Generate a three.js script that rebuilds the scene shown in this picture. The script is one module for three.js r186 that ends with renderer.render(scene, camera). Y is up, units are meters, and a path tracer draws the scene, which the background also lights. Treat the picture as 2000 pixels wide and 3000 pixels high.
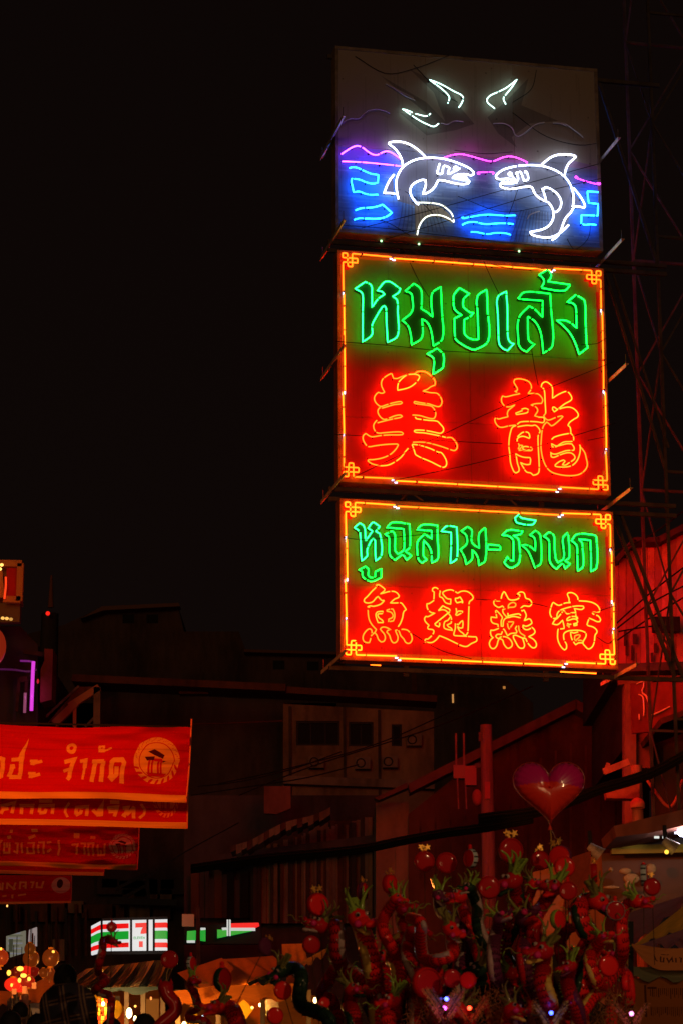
import * as THREE from 'three';
import { RoundedBoxGeometry } from 'three/addons/geometries/RoundedBoxGeometry.js';
import { MarchingCubes } from 'three/addons/objects/MarchingCubes.js';
import { mergeGeometries } from 'three/addons/utils/BufferGeometryUtils.js';

// ---------------------------------------------------------------- camera, sky, light, exposure
const scene = new THREE.Scene();
const camera = new THREE.PerspectiveCamera(24.18, 682 / 1024, 0.1, 900);
const EYE = new THREE.Vector3(0, 1.2, 0), PITCH = 0.248, ROLL = -0.0042, STREET = 0.211;
camera.position.copy(EYE);
camera.rotation.set(PITCH, 0, ROLL, 'XYZ');
camera.focus = 40;
camera.userData.fStop = 7;
camera.updateMatrixWorld(true);
const renderer = new THREE.WebGLRenderer({ antialias: true });
renderer.toneMapping = THREE.LinearToneMapping;
renderer.toneMappingExposure = 1;
renderer.shadowMap.enabled = true;
{ // clear night sky over a city: almost black, a breath of warm street glow towards the horizon
  const W = 64, H = 32, d = new Float32Array(W * H * 4);
  for (let y = 0; y < H; y++) for (let x = 0; x < W; x++) {
    const e = ((y + 0.5) / H - 0.5) * 2, g = 0.0027 + 0.0024 * Math.exp(-Math.max(e, 0) * 4);
    d.set([g, g * 0.52, g * 0.42, 1], (y * W + x) * 4);
  }
  const sky = new THREE.DataTexture(d, W, H, THREE.RGBAFormat, THREE.FloatType);
  sky.mapping = THREE.EquirectangularReflectionMapping;
  sky.magFilter = THREE.LinearFilter; sky.needsUpdate = true;
  scene.background = sky; scene.environment = sky;
}
// the glow of the long lit street behind the photographer, low and warm
const glow = new THREE.DirectionalLight(new THREE.Color(1, 0.5, 0.2), 0.2);
glow.position.set(-7, 9, 26); glow.target.position.set(0, 6, -30);
glow.castShadow = true; glow.shadow.radius = 20; glow.shadow.mapSize.set(1024, 1024);
Object.assign(glow.shadow.camera, { left: -40, right: 40, top: 40, bottom: -20, near: 1, far: 200 });
scene.add(glow, glow.target);

// ---------------------------------------------------------------- helpers
const V = (x, y, z) => new THREE.Vector3(x, y, z), rgb = (r, g, b) => new THREE.Color().setRGB(r, g, b);
let seed = 7;
const rnd = (a = 1, b) => { seed = (seed * 1664525 + 1013904223) >>> 0; const t = seed / 4294967296; return b === undefined ? t * a : a + t * (b - a); };
const FOCAL = 1500 / Math.tan((24.18 / 2) * Math.PI / 180);
const AX = V(1, 0, 0).applyEuler(camera.rotation), AY = V(0, 1, 0).applyEuler(camera.rotation), AZ = V(0, 0, -1).applyEuler(camera.rotation);
// where the line of sight through a point of the 2000 x 3000 photograph meets the upright plane `depth` metres ahead
function at(px, py, depth) {
  const d = AZ.clone().multiplyScalar(FOCAL).addScaledVector(AX, px - 1000).addScaledVector(AY, 1500 - py);
  return EYE.clone().addScaledVector(d, depth / -d.z);
}
const used = {};
const numbered = (n) => { used[n] = (used[n] ?? -1) + 1; return used[n] ? `${n}_${String(used[n]).padStart(3, '0')}` : n; };
function tag(o, label, category, group, kind) {
  Object.assign(o.userData, { label, category });
  if (group) o.userData.group = group;
  if (kind) o.userData.kind = kind;
  return o;
}
function thing(name, label, category, group, p = V(0, 0, 0), turn = 0) {
  const o = new THREE.Group(); o.name = numbered(name); o.position.copy(p); o.rotation.y = turn; scene.add(o);
  return tag(o, label, category, group);
}
function part(parent, name, geo, mat, label) {
  const m = new THREE.Mesh(Array.isArray(geo) ? merge(geo) : geo, mat); m.name = name; m.castShadow = m.receiveShadow = true;
  if (label) m.userData.label = label;
  if (Array.isArray(geo) && ['teeth', 'back_ridge', 'gold_star', 'rim_check', 'mane', 'seam'].includes(name)) m.userData.kind = 'stuff';
  parent.add(m); return m;
}
const parts = (o, name, list, m) => list.map((g) => part(o, name, g, m));
function group(parent, name, label) { const g = new THREE.Group(); g.name = name; if (label) g.userData.label = label; parent.add(g); return g; }
function merge(list) {
  return mergeGeometries(list.map((g) => {
    g = g.index ? g.toNonIndexed() : g;
    for (const k of Object.keys(g.attributes)) if (!['position', 'normal', 'uv'].includes(k)) g.deleteAttribute(k);
    if (!g.attributes.uv) g.setAttribute('uv', new THREE.BufferAttribute(new Float32Array(g.attributes.position.count * 2), 2));
    return g;
  }));
}
function box(w, h, d, x = 0, y = 0, z = 0, ry = 0, rz = 0, rx = 0) {
  const g = new THREE.BoxGeometry(w, h, d);
  const p = g.attributes.position, n = g.attributes.normal, uv = g.attributes.uv; // uv in metres
  for (let i = 0; i < p.count; i++) {
    const ax = Math.abs(n.getX(i)), ay = Math.abs(n.getY(i));
    uv.setXY(i, ax > 0.5 ? p.getZ(i) : p.getX(i), ay > 0.5 ? p.getZ(i) : p.getY(i));
  }
  g.rotateX(rx); g.rotateZ(rz); g.rotateY(ry); return g.translate(x, y, z);
}
const cyl = (r0, r1, h, x, y, z, n = 12) => new THREE.CylinderGeometry(r0, r1, h, n).translate(x, y, z);
function bar(a, b, w = 0.06, h = w) { // a straight square member from a to b
  const l = a.distanceTo(b), g = box(w, h, l), m = new THREE.Matrix4().lookAt(a, b, Math.abs(b.y - a.y) > 0.98 * l ? V(1, 0, 0) : V(0, 1, 0));
  g.applyMatrix4(m); const c = a.clone().add(b).multiplyScalar(0.5); return g.translate(c.x, c.y, c.z);
}
function sweep(pts, radius, seg = 24, radial = 8, squash = 1) { // a tapering round body along a curve, closed at both ends
  const c = new THREE.CatmullRomCurve3(pts, false, 'centripetal'), f = c.computeFrenetFrames(seg, false), pos = [], nor = [], uv = [], idx = [];
  for (let i = 0; i <= seg; i++) {
    const t = i / seg, p = c.getPointAt(t), r = typeof radius === 'function' ? radius(t) : radius;
    for (let k = 0; k <= radial; k++) {
      const a = (k / radial) * 2 * Math.PI, n = f.normals[i].clone().multiplyScalar(Math.cos(a)).addScaledVector(f.binormals[i], Math.sin(a) * squash);
      pos.push(p.x + n.x * r, p.y + n.y * r, p.z + n.z * r); n.normalize(); nor.push(n.x, n.y, n.z); uv.push(t * 4, k / radial);
    }
  }
  for (let i = 0; i < seg; i++) for (let k = 0; k < radial; k++) { const a = i * (radial + 1) + k, b = a + radial + 1; idx.push(a, a + 1, b, b, a + 1, b + 1); }
  for (const [e, s] of [[0, -1], [seg, 1]]) {
    const p = c.getPointAt(e / seg), t = f.tangents[e], n0 = pos.length / 3; pos.push(p.x, p.y, p.z); nor.push(t.x * s, t.y * s, t.z * s); uv.push(0, 0);
    for (let k = 0; k < radial; k++) { const a = e * (radial + 1) + k; s < 0 ? idx.push(n0, a + 1, a) : idx.push(n0, a, a + 1); }
  }
  const g = new THREE.BufferGeometry();
  g.setAttribute('position', new THREE.Float32BufferAttribute(pos, 3)); g.setAttribute('normal', new THREE.Float32BufferAttribute(nor, 3));
  g.setAttribute('uv', new THREE.Float32BufferAttribute(uv, 2)); g.setIndex(idx); return g;
}
const wire = (pts, r = 0.008, seg = 16) => sweep(pts, r, seg, 5);
function sag(a, b, drop, r = 0.01) { const m = a.clone().add(b).multiplyScalar(0.5); m.y -= drop; return wire([a, a.clone().lerp(m, 0.5).setY((a.y * 3 + b.y) / 4 - drop * 0.75), m, b.clone().lerp(m, 0.5).setY((a.y + b.y * 3) / 4 - drop * 0.75), b], r, 20); }
const parse = (s) => { const closed = s.endsWith('z'); return { closed, pts: s.replace('z', '').split(' ').map((t) => t.split(',').map((v) => v / 1000)) }; };
function smooth({ pts, closed }) { // rounds a hand-bent line, keeping its sharp corners
  const n = pts.length, dir = (a, b) => { const l = Math.hypot(b[0] - a[0], b[1] - a[1]) || 1e-6; return [(b[0] - a[0]) / l, (b[1] - a[1]) / l, l]; }, out = [];
  const near = (i) => closed ? pts[(i + n) % n] : pts[Math.min(Math.max(i, 0), n - 1)];
  const corner = (i) => { if (!closed && (i === 0 || i === n - 1)) return true; const a = dir(near(i - 1), near(i)), b = dir(near(i), near(i + 1)); return a[0] * b[0] + a[1] * b[1] < 0.55; };
  for (let i = 0; i < (closed ? n : n - 1); i++) {
    const p = near(i), q = near(i + 1), s = dir(p, q), k = Math.max(1, Math.min(5, Math.ceil(s[2] / 0.022)));
    const m0 = corner(i) ? s : dir(near(i - 1), q), m1 = corner((i + 1) % n) ? s : dir(p, near(i + 2));
    for (let j = 0; j < k; j++) {
      const t = j / k, t2 = t * t, t3 = t2 * t, h = [2 * t3 - 3 * t2 + 1, t3 - 2 * t2 + t, -2 * t3 + 3 * t2, t3 - t2];
      out.push([0, 1].map((c) => h[0] * p[c] + h[1] * m0[c] * s[2] + h[2] * q[c] + h[3] * m1[c] * s[2]));
    }
  }
  if (!closed) out.push(pts[n - 1]);
  return { pts: out, closed };
}
function glass(path, r, z, dip = 0.06) { // a neon tube lying parallel to the sign face; open ends turn back towards the face
  const { pts, closed } = path, n = pts.length, R = 6, pos = [], nor = [], idx = [];
  for (let i = 0; i < n; i++) {
    const a = closed ? pts[(i - 1 + n) % n] : pts[Math.max(i - 1, 0)], b = pts[i], c = closed ? pts[(i + 1) % n] : pts[Math.min(i + 1, n - 1)];
    let tx = c[0] - a[0], ty = c[1] - a[1]; const l = Math.hypot(tx, ty) || 1; tx /= l; ty /= l;
    const e = closed ? 1 : Math.min(1, Math.min(i, n - 1 - i) + 0.35);
    for (let k = 0; k < R; k++) {
      const w = (k / R) * 2 * Math.PI, cx = Math.cos(w), sz = Math.sin(w);
      pos.push(b[0] - ty * cx * r, b[1] + tx * cx * r, z + sz * r - (1 - e) * dip * 0.25); nor.push(-ty * cx, tx * cx, sz);
    }
  }
  for (let i = 0; i < (closed ? n : n - 1); i++) for (let k = 0; k < R; k++) { const a = i * R + k, b = i * R + ((k + 1) % R), c = ((i + 1) % n) * R + k, d = ((i + 1) % n) * R + ((k + 1) % R); idx.push(a, b, c, b, d, c); }
  if (!closed) for (const [s, f] of [[0, 0], [(n - 1) * R, 1]]) for (let k = 1; k < R - 1; k++) f ? idx.push(s, s + k, s + k + 1) : idx.push(s, s + k + 1, s + k);
  const g = new THREE.BufferGeometry();
  g.setAttribute('position', new THREE.Float32BufferAttribute(pos, 3)); g.setAttribute('normal', new THREE.Float32BufferAttribute(nor, 3)); g.setIndex(idx); return g;
}
// ---------------------------------------------------------------- textures and materials
function canvas(w, h, draw) {
  const c = document.createElement('canvas'); c.width = w; c.height = h; draw(c.getContext('2d'), w, h);
  const t = new THREE.CanvasTexture(c); t.colorSpace = THREE.SRGBColorSpace; t.anisotropy = 4; return t;
}
function noiseTex(size, repeat, layers, lo = 0.6, hi = 1) { // streaky dirt, tileable
  const f = new Float32Array(size * size);
  for (const [nx, ny, amp] of layers) {
    const g = Array.from({ length: nx * ny }, () => rnd());
    for (let y = 0; y < size; y++) for (let x = 0; x < size; x++) {
      const u = (x / size) * nx, v = (y / size) * ny, i = Math.floor(u), j = Math.floor(v), s = (u - i) ** 2 * (3 - 2 * (u - i)), t = (v - j) ** 2 * (3 - 2 * (v - j));
      const q = (a, b) => g[(b % ny) * nx + (a % nx)];
      f[y * size + x] += amp * ((q(i, j) * (1 - s) + q(i + 1, j) * s) * (1 - t) + (q(i, j + 1) * (1 - s) + q(i + 1, j + 1) * s) * t);
    }
  }
  const sum = layers.reduce((a, l) => a + l[2], 0), d = new Uint8Array(size * size * 4);
  for (let i = 0; i < f.length; i++) { const v = 255 * (lo + (hi - lo) * Math.min(1, Math.max(0, (f[i] / sum - 0.2) / 0.6))); d.set([v, v, v, 255], i * 4); }
  const t = new THREE.DataTexture(d, size, size); t.wrapS = t.wrapT = THREE.RepeatWrapping; t.magFilter = THREE.LinearFilter; t.repeat.set(repeat, repeat); t.needsUpdate = true; return t;
}
const DIRT = noiseTex(256, 0.18, [[4, 3, 1], [11, 7, 0.7], [40, 9, 0.6], [90, 60, 0.35]], 0.35, 1);
const RUST = noiseTex(128, 0.7, [[5, 5, 1], [17, 17, 0.8], [50, 50, 0.5]], 0.45, 1);
const CLOTH = noiseTex(128, 1.2, [[3, 6, 1], [9, 20, 0.7], [64, 64, 0.4]], 0.75, 1);
const mat = (r, g, b, o = {}) => new THREE.MeshPhysicalMaterial({ color: rgb(r, g, b), roughness: 0.85, specularIntensity: 0.3, ...o });
const phys = (r, g, b, o = {}) => new THREE.MeshPhysicalMaterial({ color: rgb(r, g, b), roughness: 0.6, ...o });
const lit = (r, g, b, o = {}) => new THREE.MeshStandardMaterial({ color: rgb(0.02, 0.02, 0.02), emissive: rgb(Math.min(r, 1e9), g, b), roughness: 0.3, ...o });
const fabric = (r, g, b, t = 0.45) => phys(r, g, b, { roughness: 1, specularIntensity: 0.08, transmission: t, thickness: 0, side: THREE.DoubleSide, map: CLOTH });
const M = {
  steel: mat(0.1, 0.085, 0.075, { metalness: 0.2, roughness: 0.6, map: RUST }), whiteSteel: mat(0.5, 0.48, 0.45, { roughness: 0.55, map: RUST }), black: mat(0.012, 0.012, 0.012, { roughness: 0.6 }), wire: mat(0.008, 0.007, 0.006, { roughness: 0.9 }),
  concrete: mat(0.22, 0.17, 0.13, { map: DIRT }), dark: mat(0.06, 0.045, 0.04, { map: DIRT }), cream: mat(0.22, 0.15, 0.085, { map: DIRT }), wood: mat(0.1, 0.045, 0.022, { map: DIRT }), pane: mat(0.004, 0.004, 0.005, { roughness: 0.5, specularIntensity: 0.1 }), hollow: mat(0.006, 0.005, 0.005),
  redGlass: lit(26, 0.72, 0.04), goldGlass: lit(9, 0.8, 0.03), greenGlass: lit(0.02, 8.5, 0.3), tealGlass: lit(0.08, 8.5, 0.95), whiteGlass: lit(5.2, 5.8, 8), blueGlass: lit(0.14, 3.4, 20), violetGlass: lit(4, 0.6, 18), magentaGlass: lit(5, 0.25, 5.6), birdGlass: lit(2.2, 3.6, 3.2),
  coldGlass: phys(0.5, 0.48, 0.46, { roughness: 0.25, clearcoat: 0.6 }),
};
// Bent-glass paths on the sign faces: millimetres along the sign and above the ground.
const TUBES = {
  violet: [
    '10,17916 107,17992 213,18065 301,18095 389,18071 494,17997 582,17953 670,17956 759,18010 848,18036 936,18012 1085,17917',
    '19,17777 458,17788 1102,17774',
  ],
  magenta: [
    '1878,17992 1994,18045 2112,18081 2238,18094 2381,18074 2589,18029 2760,18001 2851,18023 2983,18090 3099,18125 3214,18123 3345,18086 3459,18040 3445,18018',
    '2559,17739 2521,17740 2512,17756 2535,17769 2666,17782 2797,17796 2823,17781 2804,17763',
    '4412,17829 4371,17842 4362,17821 4395,17804 4593,17755 4816,17717 4839,17741 4776,17749',
  ],
  shark_a: [
    '1128,17782 1115,17882 1068,17989 990,18094 884,18177 876,18204 956,18230 1098,18242 1204,18223 1310,18180 1416,18111 1495,18043 1553,17983',
    '1042,17141 1017,17249 1004,17376 1010,17505 1047,17619 1119,17744 1235,17846 1378,17923 1521,17962 1699,17983 1877,17979 2056,17945 2234,17891 2358,17837 2437,17769 2437,17722 2391,17700 2302,17712 2177,17701 2087,17663 2050,17626',
    '2327,17602 2357,17586 2344,17548 2263,17520 2156,17515 2013,17535 1871,17560 1782,17558 1755,17510 1718,17434 1655,17355 1565,17293 1494,17269 1513,17334 1546,17438 1542,17539 1489,17540 1391,17499 1301,17428 1261,17342 1261,17268 1298,17180 1359,17102 1412,17057',
    '2054,17636 2090,17654 2127,17669 2149,17636 2186,17670 2207,17633 2244,17667 2265,17631 2295,17663 2317,17623 2349,17603',
    '2043,17628 2104,17618 2177,17605 2250,17595 2324,17601',
    '967,17603 896,17505 833,17381 779,17230 876,17238 981,17237',
    '1817,17886 1790,17811 1771,17734 1766,17692 1792,17679 1836,17683 1858,17703 1866,17765 1881,17826 1904,17847 1955,17832 1991,17813 1975,17758 1960,17704 1982,17695 2033,17725 2092,17760 2151,17796 2188,17825',
    '2149,17811 2137,17836 2112,17844 2086,17832 2073,17804 2085,17779 2111,17769 2136,17783z',
  ],
  tail_a: [
    '1359,17093 1527,17106 1705,17105 1829,17084 1934,17019 2013,16942 2047,16853 2058,16775',
    '2058,16775 1967,16832 1843,16878 1719,16886 1613,16865 1524,16813 1443,16706 1397,16584 1378,16483',
  ],
  shark_b: [
    '3246,17948 3127,17911 2994,17854 2895,17778 2858,17725 2868,17683 2925,17668 3024,17682 3106,17689 3187,17675 3252,17650',
    '3292,17963 3457,17985 3623,17996 3754,17989 3886,17961 4017,17912 4147,17829 4243,17710 4289,17595 4319,17461 4315,17343 4296,17248',
    '3717,18003 3807,18091 3925,18186 4059,18239 4226,18258 4358,18247 4382,18224 4322,18159 4245,18084 4193,17978 4155,17825',
    '3252,17630 3120,17602 3005,17597 2940,17580 2939,17537 2995,17505 3085,17495 3216,17512 3381,17553 3497,17570 3537,17552 3568,17478 3624,17398 3705,17345 3794,17305 3780,17385 3750,17484 3727,17558',
    '3760,17552 3793,17580 3875,17562 3973,17502 4045,17423 4080,17324 4064,17222 4021,17151 3971,17117',
    '3827,17304 3883,17233 3922,17143 3927,17043 3900,16940 3823,16833 3723,16767 3591,16723 3479,16693 3507,16650 3621,16617 3752,16610 3883,16628 3983,16677 4101,16770 4211,16888',
    '4315,17614 4387,17535 4467,17422 4529,17292 4511,17240 4428,17254 4329,17246 4260,17136 4166,17027 4113,16922 4086,16836 4034,16715 3965,16626 3890,16573',
    '3413,17836 3410,17865 3433,17861 3455,17810 3465,17757 3461,17709 3429,17689 3383,17679 3372,17714 3354,17778 3329,17841 3306,17842 3237,17816 3264,17765 3275,17718 3268,17676 3239,17650 3200,17700 3161,17756',
    '3156,17785 3145,17808 3128,17813 3107,17802 3098,17781 3106,17761 3126,17753 3144,17761z',
    '2968,17605 3009,17632 3037,17610 3078,17637 3112,17616 3147,17637 3181,17622',
  ],
  blue: [
    '149,17659 211,17679 299,17672 421,17623 544,17581 676,17570 666,17423 578,17393 455,17409 332,17451 192,17458 183,17402 205,17294 222,17204 331,17222 436,17188 541,17178 673,17194',
    '259,16865 364,16909 539,16934 662,16969 747,17008 820,16950 916,16866 836,16796 731,16748 625,16729 424,16719',
    '398,16721 310,16710 232,16681',
    '2235,16899 2207,16873 2226,16858 2308,16881 2389,16902 2552,16945 2715,16969 2878,16970 3041,16974 3213,16994',
    '2215,16737 2290,16779 2358,16798 2468,16805 2565,16787 2679,16783 2809,16803 2956,16822 3168,16825',
    '2372,16613 2481,16614 2594,16598 2691,16593 2806,16622 2920,16634 3033,16631 3114,16612',
    '4795,17567 4704,17568 4587,17564 4588,17483 4605,17340 4779,17337 4769,17108 4523,17097 4457,17092 4449,16940 4509,16910 4617,16927 4733,16928',
  ],
  bird: [
    '2188,19009 2235,19084 2272,19195 2238,19252 2102,19312 1920,19404 1760,19468 1646,19499 1737,19435 1873,19340 2008,19196 1983,19074',
    '1133,18887 1296,18775 1453,18682 1589,18623 1714,18591 1806,18660',
    '1161,18882 1319,18832',
    '1375,18813 1500,18786 1591,18784 1656,18842',
    '2867,19044 2776,19108 2724,19164 2726,19224 2792,19297 2932,19375 3072,19459 3190,19555 3297,19656 3189,19482 3093,19353 3034,19263 3044,19204 3077,19147',
  ],
  unlit: [
    '837,19364 995,19283 1198,19158 1380,19090',
    '1853,18691 1967,18672 2106,18748 2277,18751',
    '2841,18764 3026,18780 3186,18710 3252,18572 3309,18548 3439,18636 3628,18808 3816,18872',
    '3979,18874 4119,18874 4235,18836',
    '3,18518 184,18629 328,18642 474,18787 620,18846 801,18835 910,18787',
    '3976,18893 4201,18881 4385,18761 4551,18640',
    '842,19375 1097,19244 1351,19133',
    '3447,16957 3482,17027 3582,17085 3681,17123',
  ],
};
const LETTERS = {
  middle: [
    '232,15370 416,15513 522,15451 532,15299 534,15044 644,15209 763,15303 716,15349 631,15361 759,15529 825,15549 884,15537 1049,15427 1019,15357 911,15274 988,15209 997,14990 993,14553 809,14411 794,14734 785,15049 756,15089 714,15056 618,14892 532,14710 530,14541 361,14391 365,14947 367,15263 338,15316 279,15348z',
    '1138,15390 1295,15542 1396,15476 1436,15393 1429,15074 1533,15020 1627,14941 1623,15369 1788,15519 1802,15045 1806,14552 1637,14399 1611,14618 1577,14749 1519,14843 1436,14888 1431,14546 1240,14394 1230,14569 1196,14712 1149,14782 1077,14838 1259,15026 1262,15289 1239,15354z',
    '1520,14246 1702,14357 1814,14261 1811,14032 1774,13981 1624,13875 1646,14136 1617,14194z',
    '2135,15517 2310,15421 2238,15357 2200,15301 2195,15174 2243,15124 2321,15071 2383,15070 2320,14994 2209,14928 2205,14691 2234,14630 2295,14590 2374,14568 2462,14578 2457,15048 2459,15381 2621,15519 2634,15502 2640,15151 2647,14573 2401,14383 2283,14402 2144,14473 2049,14547 2031,14626 2029,14939 2162,15015 2083,15059 2036,15110 2019,15180 2022,15360 2054,15425z',
    '2831,15385 2994,15518 3009,15176 3006,14654 3035,14575 3079,14542 3118,14540 2996,14403 2926,14425 2857,14492 2836,14580 2829,15073z',
    '3212,15397 3342,15524 3815,15527 3822,15256 3833,14558 3654,14390 3636,14653 3602,14827 3518,14979 3394,15064 3384,15058 3384,14656 3421,14590 3498,14556 3349,14404 3272,14434 3211,14508 3198,14585 3213,15017 3413,15265 3524,15206 3657,15072 3669,15384 3265,15386z',
    '3609,15870 3773,15982 3807,15959 3839,15892 3822,15811 3772,15758 4202,15723 4071,15600 3646,15625 3698,15723 3699,15782 3666,15835z',
    '4129,15391 4290,15536 4401,15484 4459,15428 4465,15003 4469,14628 4491,14556 4321,14417 4267,14596 4175,14786 4052,14926 3923,15031 4075,15041 4191,14994 4291,14907 4291,15238 4279,15327 4231,15373z',
  ],
  lower: [
    '195,11029 287,11111 344,11080 377,11014 390,10798 512,10982 435,11026 503,11126 542,11133 642,11065 569,10979 646,10925 667,10565 565,10455 557,10647 554,10820 525,10847 501,10832 433,10699 413,10621 417,10544 321,10444 308,10635 295,10923 272,10975z',
    '267,10284 383,10351 435,10306 434,10200 467,10164 505,10161 553,10187 559,10268 665,10325 659,10167 481,10093 348,10154 329,10206 329,10253 306,10271z',
    '762,11056 869,11153 1169,11138 1169,10732 1086,10651 1196,10579 1108,10494 1066,10564 1023,10586 906,10485 825,10553 807,10639 809,10851 790,10898 732,10934 858,10998 901,10952 910,10875 908,10663 955,10593 1062,10684 1063,11046z',
    '1298,11043 1401,11135 1664,11138 1665,10871 1665,10549 1553,10465 1550,10644 1512,10748 1417,10860 1410,10734 1408,10589 1466,10519 1378,10457 1326,10508 1303,10603 1306,10825 1433,10972 1558,10895 1560,11036z',
    '1728,11035 1831,11131 2008,11124 2004,10574 1886,10469 1901,10781 1905,11023z',
    '2088,11057 2201,11139 2262,11101 2281,11061 2278,10859 2403,10764 2408,11022 2512,11133 2527,11103 2511,10557 2392,10456 2384,10571 2345,10660 2280,10728 2272,10566 2164,10466 2146,10571 2112,10650 2067,10723 2181,10834 2183,10966 2158,11005z',
    '2572,10837 2781,10831 2785,10751 2570,10746 2556,10771 2559,10811z',
    '2821,11016 2941,11113 3197,11104 3160,11052 3025,11015 3096,10978 3126,10918 3122,10554 2987,10442 2911,10463 2851,10531 2910,10635 2944,10586 3015,10564 3023,10913 2994,10973 2923,11010z',
    '3063,11340 3136,11404 3168,11351 3212,11336 3444,11309 3364,11228 3110,11249 3078,11280z',
    '3321,11040 3428,11127 3494,11081 3520,11016 3514,10557 3401,10459 3360,10583 3297,10733 3243,10796 3173,10852 3256,10862 3333,10832 3414,10765 3418,10946 3392,11010z',
    '3575,11030 3672,11111 3738,11081 3769,11017 3770,10820 3787,10634 3824,10570 3932,10663 3925,11013 4011,11116 4026,11051 4032,10678 3953,10609 4046,10558 3949,10467 3923,10542 3890,10552 3787,10454 3712,10522 3675,10597 3673,10925 3657,10979z',
    '4080,10976 4189,11097 4508,11095 4540,11053 4529,10525 4420,10433 4430,10740 4426,10998 4215,11010 4269,10952 4282,10843 4278,10525 4181,10433 4178,10728 4177,10882 4145,10930z',
  ],
};
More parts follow.
